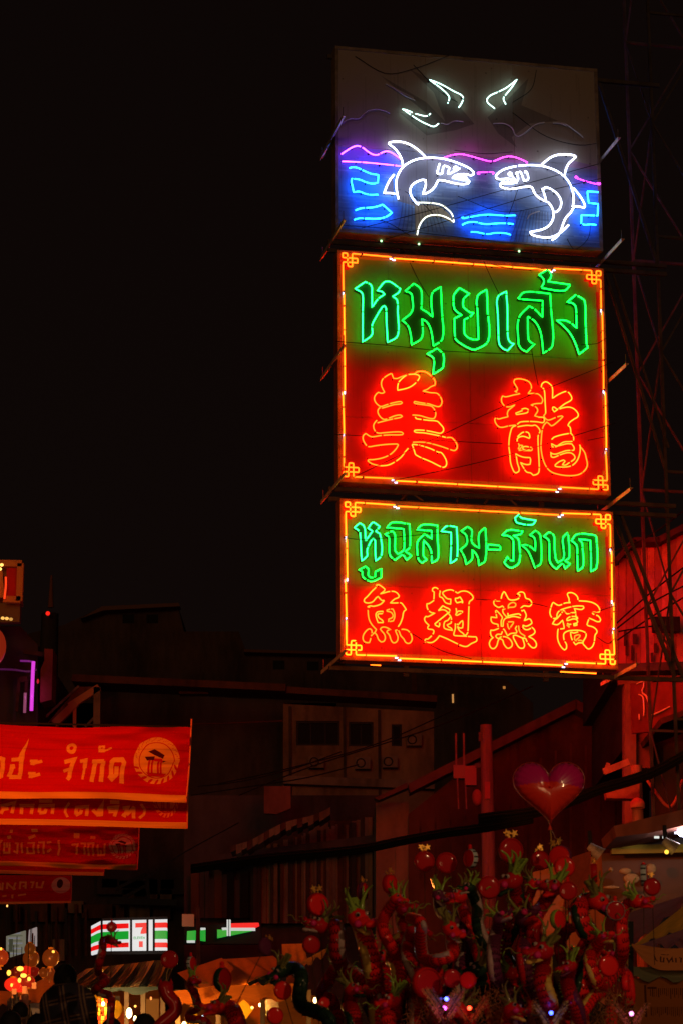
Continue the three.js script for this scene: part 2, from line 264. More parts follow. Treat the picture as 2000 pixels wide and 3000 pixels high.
const GLYPHS = {
  middle: [
    [
      '1155,13845 1060,13807 984,13770 921,13767 903,13804 891,13848 859,13846 771,13789 714,13728 697,13638 725,13557 754,13507 725,13487 687,13482 643,13497 599,13454 570,13388 586,13319 641,13259 691,13240 779,13273 905,13319 1043,13350 1070,13331 1042,13308 929,13289 816,13250 704,13212 660,13216 631,13163 640,13100 690,13033 746,13007 827,13035 940,13086 1040,13104 1068,13081 1027,13057 877,13019 626,12941',
      '1193,13860 1300,13877 1345,13914 1440,13929 1515,13912 1603,13847 1665,13767 1664,13690 1588,13654 1524,13605 1441,13568 1586,13545 1700,13539 1762,13472 1786,13397 1766,13325 1722,13297 1659,13306 1546,13338 1420,13349 1294,13367 1279,13347 1294,13332 1432,13318 1583,13302 1620,13278 1664,13211 1669,13141 1643,13082 1605,13070 1517,13081 1392,13112 1254,13119',
      '1193,13858 1300,13867 1369,13852 1390,13821 1349,13748 1260,13659 1159,13602 988,13553 993,13643 1015,13708 1072,13776 1155,13845',
      '614,12987 570,12932 551,12880 569,12805 625,12755 750,12767 925,12790 1050,12794 1081,12773 1062,12748 849,12732 674,12710 525,12679 475,12693 413,12733 370,12693 363,12630 400,12550 455,12499 586,12522 760,12553 972,12573 991,12557 946,12479 846,12379 708,12309 547,12269 460,12260 447,12238 521,12192 651,12165',
      '670,12165 720,12168 819,12189 932,12252 1045,12346 1121,12451 1171,12510',
      '1303,13088 1316,13057 1353,13050 1529,13037 1693,13028 1755,12974 1804,12913 1803,12856 1759,12815 1715,12813 1602,12832 1451,12849 1301,12844 1278,12826 1300,12806 1451,12802 1639,12779 1846,12744',
      '1865,12741 1947,12743 2003,12695 2046,12622 2045,12558 2000,12511 1937,12521 1774,12569 1605,12611',
      '1586,12617 1423,12632 1242,12622',
      '1241,12584 1347,12577 1454,12557',
      '1472,12552 1572,12520 1710,12466 1760,12460 1821,12381 1852,12301 1844,12231 1800,12197 1744,12207 1569,12286 1308,12392 1277,12466 1241,12577',
    ],
    [
      '3156,13061 3213,13102 3374,13121 3523,13122 3623,13113 3648,13133 3655,13177 3638,13213 3550,13211',
      '3550,13215 3476,13229 3502,13268 3535,13332 3505,13393 3413,13427 3494,13455 3607,13468 3633,13525 3604,13593 3536,13642 3362,13637 3413,13700 3430,13770 3392,13849 3306,13888 3194,13900 3125,13883 3108,13832 3141,13771 3171,13710 3158,13678 3120,13664 3212,13623 3100,13594 2950,13550 2895,13563 2872,13505 2886,13431 2946,13373 3020,13371 3121,13414 3045,13347 2994,13301 2974,13237 2985,13186 2892,13158 2805,13134 2769,13157 2743,13125 2760,13051 2815,12992 2876,12984 2988,13015 3124,13041',
      '3255,13316 3129,13259 3141,13235 3228,13252 3328,13277 3366,13310 3355,13347 3305,13359 3243,13340',
      '3131,13035 3062,12994 3029,12918 3001,12792 2990,12644 3002,12521 3016,12337 3068,12192 3104,12163 3154,12190 3168,12234 3139,12343 3123,12453 3112,12514 3173,12481 3259,12458 3370,12457 3382,12418 3370,12337 3318,12326 3256,12335 3195,12359 3243,12275 3302,12192 3376,12177 3424,12137 3499,12165 3531,12216 3536,12389 3529,12611 3529,12847 3549,12910 3569,12948 3545,13009 3484,13058 3422,13046 3323,13046 3161,13012',
      '3683,13291 3676,13490 3663,13728 3612,13775 3629,13832 3692,13874 3754,13852 3815,13781 3815,13574 3898,13635 4013,13698 4088,13716 4144,13669 4173,13601 4153,13556 4032,13480 3904,13373 3840,13325 3810,13373 3817,13411 3842,13413 3904,13376 4005,13410 4118,13429 4205,13403 4278,13325 4276,13263 4199,13208 4122,13148 4086,13090 4126,13054 4139,12949 3966,12908 3827,12857 3783,12817',
      '3683,13291 3645,13245 3656,13215 3699,13173 3749,13170 3875,13227 3975,13258 4000,13247 3923,13168 3821,13081 3777,13062 3734,13101 3698,13130 3640,13064 3606,12963 3587,12800 3579,12639 3606,12455 3664,12310 3748,12222 3883,12179 4069,12164 4257,12193 4371,12273 4424,12375 4409,12498 4381,12608 4309,12704',
      '4139,12949 4183,12883 4182,12821 4150,12797 4012,12780 3936,12739 3860,12685 3785,12675 3774,12736 3860,12698 3961,12722 4061,12750 4148,12751 4190,12685 4182,12635 4045,12621 3944,12584 3856,12549 3782,12551 3755,12574 3762,12494 3805,12484 3931,12540 4044,12580 4131,12582 4192,12536 4197,12487 4139,12434 4076,12393 4025,12356 3963,12356 4015,12427 3990,12448 3915,12416 3832,12349 3832,12325 3887,12315 4037,12323 4150,12360 4239,12452 4293,12591 4303,12703 4296,12746',
      '3156,12831 3197,12872 3246,12911 3304,12924 3347,12916 3370,12882 3376,12829 3363,12809 3311,12830 3244,12841 3177,12818 3145,12783 3146,12745',
      '3169,12708 3178,12651 3158,12606 3191,12603 3230,12653 3245,12673 3183,12675',
      '3355,12653 3288,12657 3249,12645 3244,12611 3267,12598 3382,12595',
      '3379,12650 3407,12642 3416,12616 3401,12589 3339,12583 3171,12581',
    ],
  ],
  lower: [
    [
      '465,9653 438,9648 423,9652 469,9672 530,9667 653,9710 726,9786 684,9772 646,9798 608,9842 577,9818 515,9747 447,9721 386,9726 363,9748 371,9786 417,9830 502,9929 579,10008 583,10039 617,10048 671,10020 728,9976 720,9945 647,9889 708,9907 792,9933 885,9941 946,9913 980,9865 964,9837 899,9808 821,9736 913,9740 1013,9744 1043,9715 1100,9633 1057,9593 1033,9486 998,9393 959,9331',
      '431,9599 434,9515 452,9425 497,9343 573,9263 538,9201 496,9185 493,9245 466,9270 428,9261 371,9202 340,9133 347,9066 389,9033 449,9032 469,9085 481,9146 542,9213 580,9165 610,9091 655,9051 701,9064 728,9118 713,9185 664,9244 641,9273 672,9305 726,9311 787,9290 825,9269 771,9255 755,9225 801,9173 823,9106 853,9054 891,9044 937,9080 949,9149 923,9216 905,9261 955,9274 977,9233 999,9173 1052,9115 1082,9063 1128,9042 1174,9066 1198,9128 1176,9210 1123,9269 1062,9285 1016,9284',
      '696,9389 665,9388 604,9385 582,9445 567,9521 590,9567 636,9580 690,9586 690,9556 667,9543 613,9538 598,9514 620,9470 681,9426 696,9389',
      '791,9408 792,9453 857,9486 865,9532 827,9576 763,9589 759,9608 820,9629 866,9631 892,9571 896,9495 872,9426 814,9413',
    ],
    [
      '1591,9836 1597,9960 1566,9980 1570,10021 1612,10040 1653,10028 1708,9972 1694,9937 1693,9881 1741,9863 1796,9782 1886,9758 1891,9848 1832,9852 1790,9885 1749,9939 1757,9967 1827,10001 1904,10011 1959,9989 2015,9957 2071,9990 2141,10000 2204,9985 2266,9939 2290,9892 2272,9857 2222,9813 2210,9709 2199,9502 2185,9288 2163,9239 2128,9217 2094,9257 2039,9296 2012,9343 2002,9370 2046,9345 2092,9353 2100,9429 2094,9477 2069,9462 2012,9398 1978,9428 1964,9417 1963,9342 1933,9231 1947,9211 2121,9207 2246,9201 2330,9201 2343,9164 2335,9129 2237,9078 2166,9030 2090,9031 1966,9081 1793,9157 1680,9197 1634,9137 1585,9095 1536,9072 1432,9075 1422,9102 1440,9130 1474,9131 1551,9203 1583,9265 1567,9296 1484,9306 1474,9337 1498,9372 1437,9431 1420,9485 1445,9527 1480,9522 1605,9592 1543,9596 1495,9632 1468,9686 1465,9748 1504,9753 1595,9815',
      '1672,9639 1738,9656 1794,9644 1842,9598 1889,9531 1896,9490 1891,9428 1818,9391 1845,9358 1886,9339 1914,9299 1789,9321 1761,9348 1777,9444 1833,9474 1875,9531',
      '1672,9639 1746,9725 1795,9699 1864,9668 1870,9633 1835,9598 1680,9468 1603,9403 1609,9383 1671,9351 1686,9393 1680,9440',
      '2096,9787 2100,9815 2056,9893 2013,9870 1971,9865 1974,9824 1998,9787 2089,9811',
      '1983,9693 1988,9618 1974,9576 1994,9566 2044,9592 2093,9622 2097,9642 2016,9639 1988,9597',
    ],
    [
      '2792,9895 2807,9961 2842,10019 2861,10006 2893,9945 2938,9882 3025,9879 3092,9901 3119,9928 3127,9975 3084,9989 3121,10017 3168,10026 3208,10004 3236,9920 3292,9903 3331,9865 3337,9819 3296,9778 3196,9781 3141,9739 3160,9687 3197,9709 3232,9631 3231,9592 3196,9519 3284,9558 3316,9537 3335,9485 3308,9458 3227,9422 3174,9440 3173,9400 3206,9366 3266,9365 3333,9407 3372,9369 3385,9324 3350,9283 3269,9241 3342,9205 3387,9161 3406,9109 3391,9063 3344,9045 3299,9073 3247,9136 3215,9207 3162,9211 3037,9258 2997,9250 2996,9211 3035,9135 3073,9065 3118,9031 3171,9036 3192,9082 3162,9205',
      '2775,9855 2712,9849 2686,9865 2658,9837 2664,9785 2710,9748 2749,9736 2810,9765 2855,9715 2815,9700 2820,9648 2853,9603 2898,9559 2858,9545 2824,9498 2815,9406 2782,9405 2784,9503 2805,9556 2773,9607 2702,9682 2685,9669 2706,9552 2606,9561 2602,9502 2631,9458 2723,9435 2731,9364 2641,9328 2595,9330 2587,9274 2609,9216 2636,9201 2592,9164 2564,9105 2573,9047 2609,9009 2655,9014 2695,9064 2724,9156 2758,9209 2811,9224 2864,9219 2923,9189 2968,9126 2967,9067 2919,9027 2880,9025 2822,9095 2803,9159 2764,9183 2705,9194 2679,9226 2706,9259 2779,9262 2807,9328 2827,9361 2853,9317 2891,9240 2945,9281 3051,9298 3059,9324 3033,9376 3061,9422',
      '2907,9645 2908,9560 3005,9587 3124,9568 3132,9621 3099,9636 3006,9619 2912,9593',
      '2910,9488 3003,9492 3002,9472 2920,9358 2901,9410 2896,9462',
      '3094,9430 3099,9359 3125,9301 3203,9252 3189,9225',
      '2918,9724 2916,9769 2937,9803 3004,9835 3050,9814 3049,9781 3022,9754 2929,9744',
    ],
    [
      '4042,9873 4016,9890 4017,9942 3989,10014 4005,10045 4066,10051 4133,10024 4176,9970 4178,9912 4242,9910 4348,9907 4452,9886 4534,9837 4570,9773 4564,9728 4462,9720 4424,9701 4483,9670 4536,9657 4579,9596 4563,9555 4517,9553 4458,9577 4376,9610 4352,9558 4331,9498 4349,9477 4439,9455 4498,9409 4508,9366 4472,9313 4454,9195 4421,9114 4367,9068 4329,9067 4286,9109 4249,9151 4251,9188 4306,9285 4308,9344 4256,9371 4174,9386 4076,9382 3986,9368 3910,9321 3900,9255 3914,9190 3946,9133 3944,9060 3909,9029 3865,9064 3815,9143 3791,9229 3794,9332 3803,9390 3912,9409 3913,9446 3890,9555 3798,9474 3705,9482 3752,9557 3797,9588 3914,9732 3972,9668 4070,9694 4131,9700',
      '4042,9873 3947,9862 3826,9816 3730,9864 3711,9841 3670,9722 3665,9663 3693,9598 3737,9578 3790,9595 3792,9654 3831,9714 3907,9754 4036,9795 4164,9819 4270,9820 4284,9791 4245,9760 4185,9761 4106,9772 4124,9733 4133,9652 4142,9587 4165,9595 4158,9617 4114,9629 4023,9619 3970,9580 3969,9550 4006,9559 4082,9584 4142,9576 4163,9536 4140,9513 4004,9486 3975,9507',
      '4010,9431 3966,9470 3997,9493 4010,9431',
      '4147,9506 4147,9477 4094,9464 4087,9482 4148,9513',
      '4031,9355 4032,9289 4056,9210 4114,9128 4167,9163 4250,9166',
      '4046,9356 4075,9335 4173,9361',
      '4251,9195 4199,9212 4124,9201 4094,9226 4103,9285 4172,9309 4201,9296 4185,9266 4132,9220',
    ],
  ],
};
// ---------------------------------------------------------------- ground
{
  const g = new THREE.PlaneGeometry(700, 700); g.rotateX(-Math.PI / 2); g.translate(0, 0, -250);
  const road = part(scene, 'road', g, mat(0.05, 0.047, 0.045, { map: noiseTex(128, 200, [[7, 7, 1], [40, 40, 1]], 0.7, 1) }));
  road.userData.kind = 'structure';
}
// ---------------------------------------------------------------- the neon signs
// Sign space: x along the sign from its outer corner, y up from the ground, z out of the lit face.
const SIGN = V(0, 0, -40);
const signSpace = (o) => { o.position.copy(SIGN); o.rotation.y = STREET; return o; };
const toSign = new THREE.Matrix4().compose(SIGN, new THREE.Quaternion().setFromAxisAngle(V(0, 1, 0), STREET), V(1, 1, 1)).invert();
const signPoint = (px, py, z) => { // the point of the plane z in sign space seen at a point of the photograph
  const d = at(px, py, 40).sub(EYE), n = V(Math.sin(STREET), 0, Math.cos(STREET)), p0 = SIGN.clone().addScaledVector(n, z), t = p0.sub(EYE).dot(n) / d.dot(n);
  return EYE.clone().addScaledVector(d, t).applyMatrix4(toSign);
};
const poly = (c, pts, X, Y) => { c.beginPath(); pts.forEach(([x, y], i) => (i ? c.lineTo(X(x), Y(y)) : c.moveTo(X(x), Y(y)))); c.closePath(); c.fill(); };
function boardPaint(x0, x1, y0, y1, draw) {
  const w = 1024, h = Math.round((1024 * (y1 - y0)) / (x1 - x0));
  return canvas(w, h, (c) => {
    const X = (x) => ((x - x0) / (x1 - x0)) * w, Y = (y) => ((y1 - y) / (y1 - y0)) * h;
    draw(c, X, Y, w, h);
    for (let i = 0; i < 260; i++) { // rain streaks and soot
      const x = rnd(w), y = rnd(h), l = rnd(20, 190); c.fillStyle = `rgba(${rnd() < 0.5 ? '20,14,8' : '60,45,30'},${rnd(0.02, 0.09)})`; c.fillRect(x, y, rnd(1, 7), l);
    }
    for (let i = 0; i < 70; i++) { c.fillStyle = `rgba(25,12,5,${rnd(0.1, 0.4)})`; c.beginPath(); c.arc(rnd(w), rnd(h), rnd(1, 3.5), 0, 7); c.fill(); }
  });
}
function signBody(o, x0, x1, y0, y1, seams, paint, trimMat, sideMat) {
  part(o, 'cabinet', box(x1 - x0, y1 - y0, 0.3, (x0 + x1) / 2, (y0 + y1) / 2, -0.165), sideMat);
  const t = 0.055, w = x1 - x0, h = y1 - y0;
  for (const [bw, bh, x, y] of [[w, t, (x0 + x1) / 2, y1 - t / 2], [w, t, (x0 + x1) / 2, y0 + t / 2], [t, h - 2 * t, x0 + t / 2, (y0 + y1) / 2], [t, h - 2 * t, x1 - t / 2, (y0 + y1) / 2]])
    part(o, 'edge_trim', box(bw, bh, 0.035, x, y, 0.0045), trimMat);
  const face = new THREE.MeshStandardMaterial({ map: paint, roughness: 0.75 }), xs = [x0 + t, ...seams[0], x1 - t], ys = [y0 + t, ...seams[1], y1 - t];
  for (let i = 0; i + 1 < xs.length; i++) for (let j = 0; j + 1 < ys.length; j++) { // sheet-metal panels with open joints
    const a = xs[i] + (i ? 0.004 : 0), b = xs[i + 1] - 0.004, c = ys[j] + (j ? 0.004 : 0), d = ys[j + 1] - 0.004;
    const g = new THREE.BoxGeometry(b - a, d - c, 0.012).rotateX(rnd(-0.002, 0.002)).translate((a + b) / 2, (c + d) / 2, -0.006 + rnd(-0.002, 0.002));
    const p = g.attributes.position, uv = g.attributes.uv;
    for (let k = 0; k < p.count; k++) uv.setXY(k, (p.getX(k) - x0) / w, (p.getY(k) - y0) / h);
    part(o, 'face_panel', g, face);
  }
}
const R0 = 0.0125;
const shade = (m) => [0.72, 1, 1.18].map((k) => Object.assign(m.clone(), { emissiveIntensity: k })); // old and new glass do not burn alike
const REDS = shade(M.redGlass), GOLDS = shade(M.goldGlass), GREENS = [...shade(M.greenGlass), M.tealGlass], BLUES = shade(M.blueGlass);
function supports(o, paths, z, from = 0) { // clear stand-offs that hold the glass
  const list = [];
  for (const { pts, closed } of paths) { let run = 0.1; for (let i = 1; i < pts.length; i++) { run += Math.hypot(pts[i][0] - pts[i - 1][0], pts[i][1] - pts[i - 1][1]); if (run > 0.33) { run = 0; list.push(new THREE.CylinderGeometry(0.009, 0.014, z - from, 6).rotateX(Math.PI / 2).translate(pts[i][0], pts[i][1], (z + from) / 2 - 0.008)); } } }
  part(o, 'tube_support', list, M.black).userData.kind = 'stuff';
  const dark = []; // blacked-out joins and ties on the glass
  for (const { pts } of paths) { let run = rnd(0.1, 0.5); for (let i = 1; i < pts.length; i++) { const dx = pts[i][0] - pts[i - 1][0], dy = pts[i][1] - pts[i - 1][1]; run -= Math.hypot(dx, dy); if (run < 0) { run = rnd(0.35, 0.9); dark.push(new THREE.CylinderGeometry(0.0155, 0.0155, rnd(0.012, 0.034), 7).rotateZ(Math.atan2(dy, dx) - Math.PI / 2).translate(pts[i][0], pts[i][1], z)); } } }
  part(o, 'blackout_sleeve', dark, M.black).userData.kind = 'stuff';
}
function glowLight(o, x, y, z, c, i) { const l = new THREE.PointLight(c, i); l.position.set(x, y, z); l.shadow.radius = 4; l.castShadow = true; o.add(l); return l; }

// --- top sign: sharks over the sea
const top = signSpace(thing('neon_sign', 'topmost neon sign with two white outlined sharks facing each other over blue waves', 'neon sign'));
{
  const x0 = -0.084, x1 = 4.877, y0 = 16.463, y1 = 20.047, T = Object.fromEntries(Object.entries(TUBES).map(([k, l]) => [k, l.map((s) => smooth(parse(s)))]));
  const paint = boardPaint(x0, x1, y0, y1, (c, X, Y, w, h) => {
    c.fillStyle = 'rgb(150,140,126)'; c.fillRect(0, 0, w, h);
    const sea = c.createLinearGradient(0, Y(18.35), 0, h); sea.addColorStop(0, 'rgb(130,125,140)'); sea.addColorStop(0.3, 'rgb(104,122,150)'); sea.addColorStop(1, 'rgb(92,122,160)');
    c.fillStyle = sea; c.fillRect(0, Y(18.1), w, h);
    for (const [px, py, rx, ry] of [[0.75, 17.3, 0.75, 0.75], [2.75, 16.9, 0.9, 0.5], [4.6, 17.3, 0.5, 0.7]]) for (let r = 1; r > 0.05; r -= 0.06) { c.fillStyle = 'rgba(70,140,225,.13)'; c.beginPath(); c.ellipse(X(px), Y(py), X(rx * r) - X(0), Y(0) - Y(ry * r), 0, 0, 7); c.fill(); }  // soft blue ellipses paint the glow of the wave tubes onto the board
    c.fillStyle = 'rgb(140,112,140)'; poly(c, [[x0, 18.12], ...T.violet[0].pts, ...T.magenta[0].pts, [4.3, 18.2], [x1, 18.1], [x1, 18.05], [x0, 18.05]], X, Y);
    for (let i = 0; i < 420; i++) { const y = rnd(17.95, 16.5), x = rnd(x0, x1); c.strokeStyle = `rgba(${rnd() < 0.5 ? '40,70,120' : '170,190,210'},${rnd(0.08, 0.3)})`; c.lineWidth = rnd(2, 7); c.beginPath(); c.moveTo(X(x), Y(y)); c.quadraticCurveTo(X(x) + 30, Y(y) - rnd(-8, 8), X(x) + rnd(40, 120), Y(y)); c.stroke(); }
    const A = T.shark_a, B = T.shark_b, rev = (p) => [...p].reverse();
    for (const [f, p] of [['rgb(112,112,120)', [...A[1].pts, ...A[2].pts]], ['rgb(98,98,108)', A[0].pts], ['rgb(98,98,108)', A[5].pts], ['rgb(150,140,118)', [...T.tail_a[0].pts, ...T.tail_a[1].pts]],
      ['rgb(112,112,118)', [...rev(B[0].pts), ...B[1].pts, ...rev(B[5].pts), ...rev(B[3].pts)]], ['rgb(98,98,108)', B[2].pts], ['rgb(98,98,108)', B[4].pts], ['rgb(98,98,108)', B[6].pts]]) { c.fillStyle = f; poly(c, p, X, Y); }
    c.strokeStyle = 'rgba(50,50,60,.35)'; c.lineWidth = 4;
    for (const [bx, by, s] of [[1.15, 17.25, 1], [3.9, 17.15, -1]]) for (let i = 0; i < 12; i++) { c.beginPath(); c.moveTo(X(bx + i * 0.05 * s), Y(by)); c.quadraticCurveTo(X(bx + i * 0.06 * s), Y(by - 0.3), X(bx + s * (i * 0.08 - 0.1)), Y(by - 0.65)); c.stroke(); }
    c.fillStyle = 'rgba(84,76,72,.55)'; // two painted swallows high on the board
    for (const p of [[[0.75, 19.55], [1.6, 19.1], [1.95, 18.75], [1.75, 19.3], [1.3, 19.72], [2.05, 19.4], [2.2, 19.1], [2.5, 18.75], [2.15, 18.6], [1.6, 18.45], [1.1, 18.85], [1.7, 18.8]], [[2.75, 18.9], [3.15, 19.3], [3.55, 19.75], [3.4, 19.2], [4.1, 18.95], [3.55, 18.85], [3.2, 18.55], [3.3, 18.35], [2.95, 18.6]]]) poly(c, p, X, Y);
    c.strokeStyle = 'rgba(130,110,80,.3)'; c.lineWidth = 10; for (const p of [T.unlit[4].pts, T.unlit[5].pts]) { c.beginPath(); p.forEach(([x, y], i) => c.lineTo(X(x), Y(y - 0.05))); c.stroke(); }
  });
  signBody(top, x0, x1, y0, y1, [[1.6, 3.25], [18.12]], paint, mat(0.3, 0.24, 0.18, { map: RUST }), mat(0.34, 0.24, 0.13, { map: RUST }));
  const tubes = (list, name, m, label, r = R0) => { const g = group(top, name, label); for (const p of list) part(g, 'neon_tube', glass(p, r, 0.1), m); return g; };
  tubes(T.shark_a, 'neon_shark', M.whiteGlass, 'white neon shark with its tail bent under it', 0.0155);
  tubes(T.tail_a, 'neon_tail', lit(2.2, 2.3, 1.9), 'cream neon tail fin'); tubes(T.shark_b, 'neon_shark', M.whiteGlass, 'white neon shark with an arched back', 0.0155);
  for (const p of T.blue) part(top, 'wave_tube', glass(p, R0 * 1.1, 0.1), BLUES[Math.floor(rnd(3))]);
  for (const p of T.violet) part(top, 'ridge_tube', glass(p, R0, 0.1), M.violetGlass);
  for (const p of T.magenta) part(top, 'ridge_tube', glass(p, 0.011, 0.1), M.magentaGlass);
  for (const p of T.bird) part(top, 'wing_tube', glass(p, 0.011, 0.1), M.birdGlass);
  for (const p of T.unlit) part(top, 'unlit_tube', glass(p, 0.012, 0.07), M.coldGlass);
  supports(top, [...T.shark_a, ...T.tail_a, ...T.shark_b, ...T.blue, ...T.violet, ...T.magenta, ...T.bird], 0.1);
  const cords = []; // loose feed wires drooping over the face
  for (const l of ['1040,165 1130,215 1215,200 1320,160', '1210,190 1290,270 1340,300', '1340,575 1470,620 1610,600', '1660,700 1680,730 1720,700 1730,650', '1570,205 1555,260 1500,300', '1330,440 1420,450 1500,445', '1500,330 1600,400 1700,425 1745,420', '1185,560 1230,590 1280,640', '1480,650 1500,600 1520,540', '1000,660 1120,668 1300,690 1500,712 1740,735', '1085,640 1130,650 1200,690'])
    cords.push(wire(l.split(' ').map((t) => signPoint(...t.split(',').map(Number), 0.03)), 0.006));
  part(top, 'feed_wire', cords, M.wire).userData.kind = 'stuff';
  for (const [px, py] of [[1116, 706], [1226, 715], [1519, 736]]) { const p = signPoint(px, py, -0.2); part(top, 'electrode_bulb', new THREE.SphereGeometry(0.02, 10, 8).translate(p.x, p.y, p.z), lit(1.2, 2.6, 1.1)); }
  glowLight(top, 1.75, 17.9, 0.3, rgb(0.7, 0.75, 1), 0.12); glowLight(top, 3.7, 17.7, 0.3, rgb(0.7, 0.75, 1), 0.12); glowLight(top, 0.6, 17.4, 0.22, rgb(0.02, 0.22, 1), 0.28); glowLight(top, 2.7, 17.0, 0.22, rgb(0.02, 0.22, 1), 0.28); glowLight(top, 0.5, 18.0, 0.2, rgb(0.45, 0.02, 1), 0.14); glowLight(top, 2.4, 18.2, 0.2, rgb(0.6, 0.02, 0.7), 0.08);
}
// --- the two restaurant signs under it
function knotTube(x, y, sx, sy, ax, ay) { // the looped corner of a border: arms of length ax and ay run along both edges
  const s = 0.086, X = (k) => x + sx * k * s, Y = (k) => y - sy * k * s, e = 2.12;
  return { closed: false, pts: [[x + sx * ax, Y(0.1)], [X(4), Y(0.02)], [X(2.02), Y(0)], [X(2), Y(1)], [X(2), Y(2)], [X(2), Y(2.85)], [X(1.1), Y(2.85)], [X(1), Y(2)], [X(1), Y(1)], [X(0.97), Y(0)], [X(0), Y(0)], [X(0), Y(1)], [X(1), Y(1)], [X(e), Y(1)], [X(3.1), Y(1)], [X(3.1), Y(1.95)], [X(2), Y(1.95)], [X(1), Y(1.95)], [X(0.08), Y(1.95)], [X(0.08), Y(4)], [X(0.14), y - sy * ay]] };
}
const round = (p, r = 0.018) => { // softens the square bends of a border tube
  const out = []; p.pts.forEach((b, i) => { const a = p.pts[i - 1], c = p.pts[i + 1]; if (!a || !c) return out.push(b); const la = Math.hypot(b[0] - a[0], b[1] - a[1]), lc = Math.hypot(c[0] - b[0], c[1] - b[1]); if (((b[0] - a[0]) * (c[0] - b[0]) + (b[1] - a[1]) * (c[1] - b[1])) / (la * lc) > 0.9) return out.push(b);
    const P = [b[0] + ((a[0] - b[0]) / la) * r, b[1] + ((a[1] - b[1]) / la) * r], Q = [b[0] + ((c[0] - b[0]) / lc) * r, b[1] + ((c[1] - b[1]) / lc) * r]; out.push(P, [(P[0] + Q[0] + b[0] * 2) / 4, (P[1] + Q[1] + b[1] * 2) / 4], Q); }); return { pts: out, closed: false };
};
function restaurantSign(key, label, x0, x1, y0, y1, split, patch, seams) {
  const o = signSpace(thing('neon_sign', label, 'neon sign'));
  const letters = LETTERS[key].map((s) => smooth(parse(s))), glyphs = GLYPHS[key].map((g) => g.map((s) => smooth(parse(s)))), i = 0.078;
  const k1 = [[x0 + i, y1 - i, 1, 1], [x1 - i, y1 - i, -1, 1], [x0 + i, y0 + i, 1, -1], [x1 - i, y0 + i, -1, -1]], ax = 0.88, ay = key === 'middle' ? 0.72 : 0.6;
  const paint = boardPaint(x0, x1, y0, y1, (c, X, Y, w, h) => {
    const base = c.createLinearGradient(0, Y(split + 0.22), 0, Y(split - 0.3)); base.addColorStop(0, 'rgb(116,152,52)'); base.addColorStop(1, 'rgb(172,20,12)'); // green-yellow runs into red: the two neon glows are painted into the base
    c.fillStyle = base; c.fillRect(0, 0, w, h);
    for (let r = 1; r > 0.05; r -= 0.05) { c.fillStyle = 'rgba(120,152,54,.11)'; c.beginPath(); c.ellipse(X(patch[0]), Y(patch[1]), (r * patch[2] / (x1 - x0)) * w, (r * patch[3] / (y1 - y0)) * h, 0, 0, 7); c.fill(); }  // green neon glow round the low vowel sign, painted into the board
    c.strokeStyle = 'rgb(170,140,62)'; c.lineWidth = 34; c.strokeRect(12, 12, w - 24, h - 24);
    c.fillStyle = 'rgb(170,14,10)'; // the red painted border behind the glass
    for (const [x, y, sx, sy] of k1) { const s = 0.086; for (const [a, b, p, q] of [[0, 0, 1, 1], [1, 0, 2, 3], [0, 1.2, 3, 1.9], [1.2, 2, 2, 2.9]]) c.fillRect(Math.min(X(x + sx * a * s), X(x + sx * p * s)) - 8, Math.min(Y(y - sy * b * s), Y(y - sy * q * s)) + 5, Math.abs(X(x + sx * p * s) - X(x + sx * a * s)), Math.abs(Y(y - sy * q * s) - Y(y - sy * b * s))); }
    for (const x of [x0 + i - 0.035, x1 - i - 0.05]) c.fillRect(X(x) - 5, Y(y1 - 0.45), 11, Y(y0 + 0.45) - Y(y1 - 0.45));
  });
  signBody(o, x0, x1, y0, y1, seams, paint, mat(0.42, 0.2, 0.06, { map: RUST }), mat(0.3, 0.13, 0.05, { map: RUST }));
  const letterPaint = mat(0.03, 0.07, 0.03, { roughness: 0.6 }), letterSide = mat(0.03, 0.09, 0.03);
  let turn = 0;
  for (const p of letters) { // boxed-out sheet metal letters with glass round the rim
    const s = new THREE.Shape(p.pts.map(([x, y]) => new THREE.Vector2(x, y))), b = part(o, 'thai_letter', new THREE.ExtrudeGeometry(s, { depth: 0.1, bevelEnabled: false, curveSegments: 1 }), [letterPaint, letterSide]);
    part(b, 'neon_tube', glass(p, R0, 0.135), GREENS[(turn++ * 5 + 3) % 4]);
  }
  for (const g of glyphs) { const b = group(o, 'chinese_character'); for (const p of g) part(b, 'neon_tube', glass(p, R0 * 0.9, 0.1), REDS[Math.floor(rnd(3))]); }
  const borders = k1.map(([x, y, sx, sy]) => round(knotTube(x, y, sx, sy, ax, ay)));
  const run = (a, b) => { const n = 8; return { closed: false, pts: Array.from({ length: n + 1 }, (_, k) => [a[0] + ((b[0] - a[0]) * k) / n, a[1] + ((b[1] - a[1]) * k) / n]) }; };
  const g = 0.05, sl = 0.02; // long straights between the corners, each a little out of line
  const mid = (y0 + y1) / 2;
  borders.push(run([x0 + i + ax + g, y1 - i - 0.03], [x1 - i - ax - g, y1 - i - 0.045]), run([x0 + i + ax + g, y0 + i - 0.03], [x1 - i - ax - g, y0 + i - 0.05]), run([x0 + i + sl, y1 - i - ay - g], [x0 + i + 0.03, mid - 0.5 * (key === 'middle')]), run([x0 + i - 0.005, mid - 0.5 * (key === 'middle') - 0.02], [x0 + i + 0.012, y0 + i + ay + g]), run([x1 - i + 0.005, y1 - i - ay - g], [x1 - i - 0.015, mid - 0.2]), run([x1 - i + 0.012, mid - 0.24], [x1 - i, y0 + i + ay + g]));
  for (const p of borders) part(o, 'border_tube', glass(p, R0 * 1.05, 0.09), GOLDS[Math.floor(rnd(3))]);
  supports(o, [...glyphs.flat(), ...borders], 0.1); supports(o, letters, 0.135, 0.1);
  const tip = lit(2.2, 2.2, 3.4), ends = []; // the pale cathode glow at the ends of the border glass
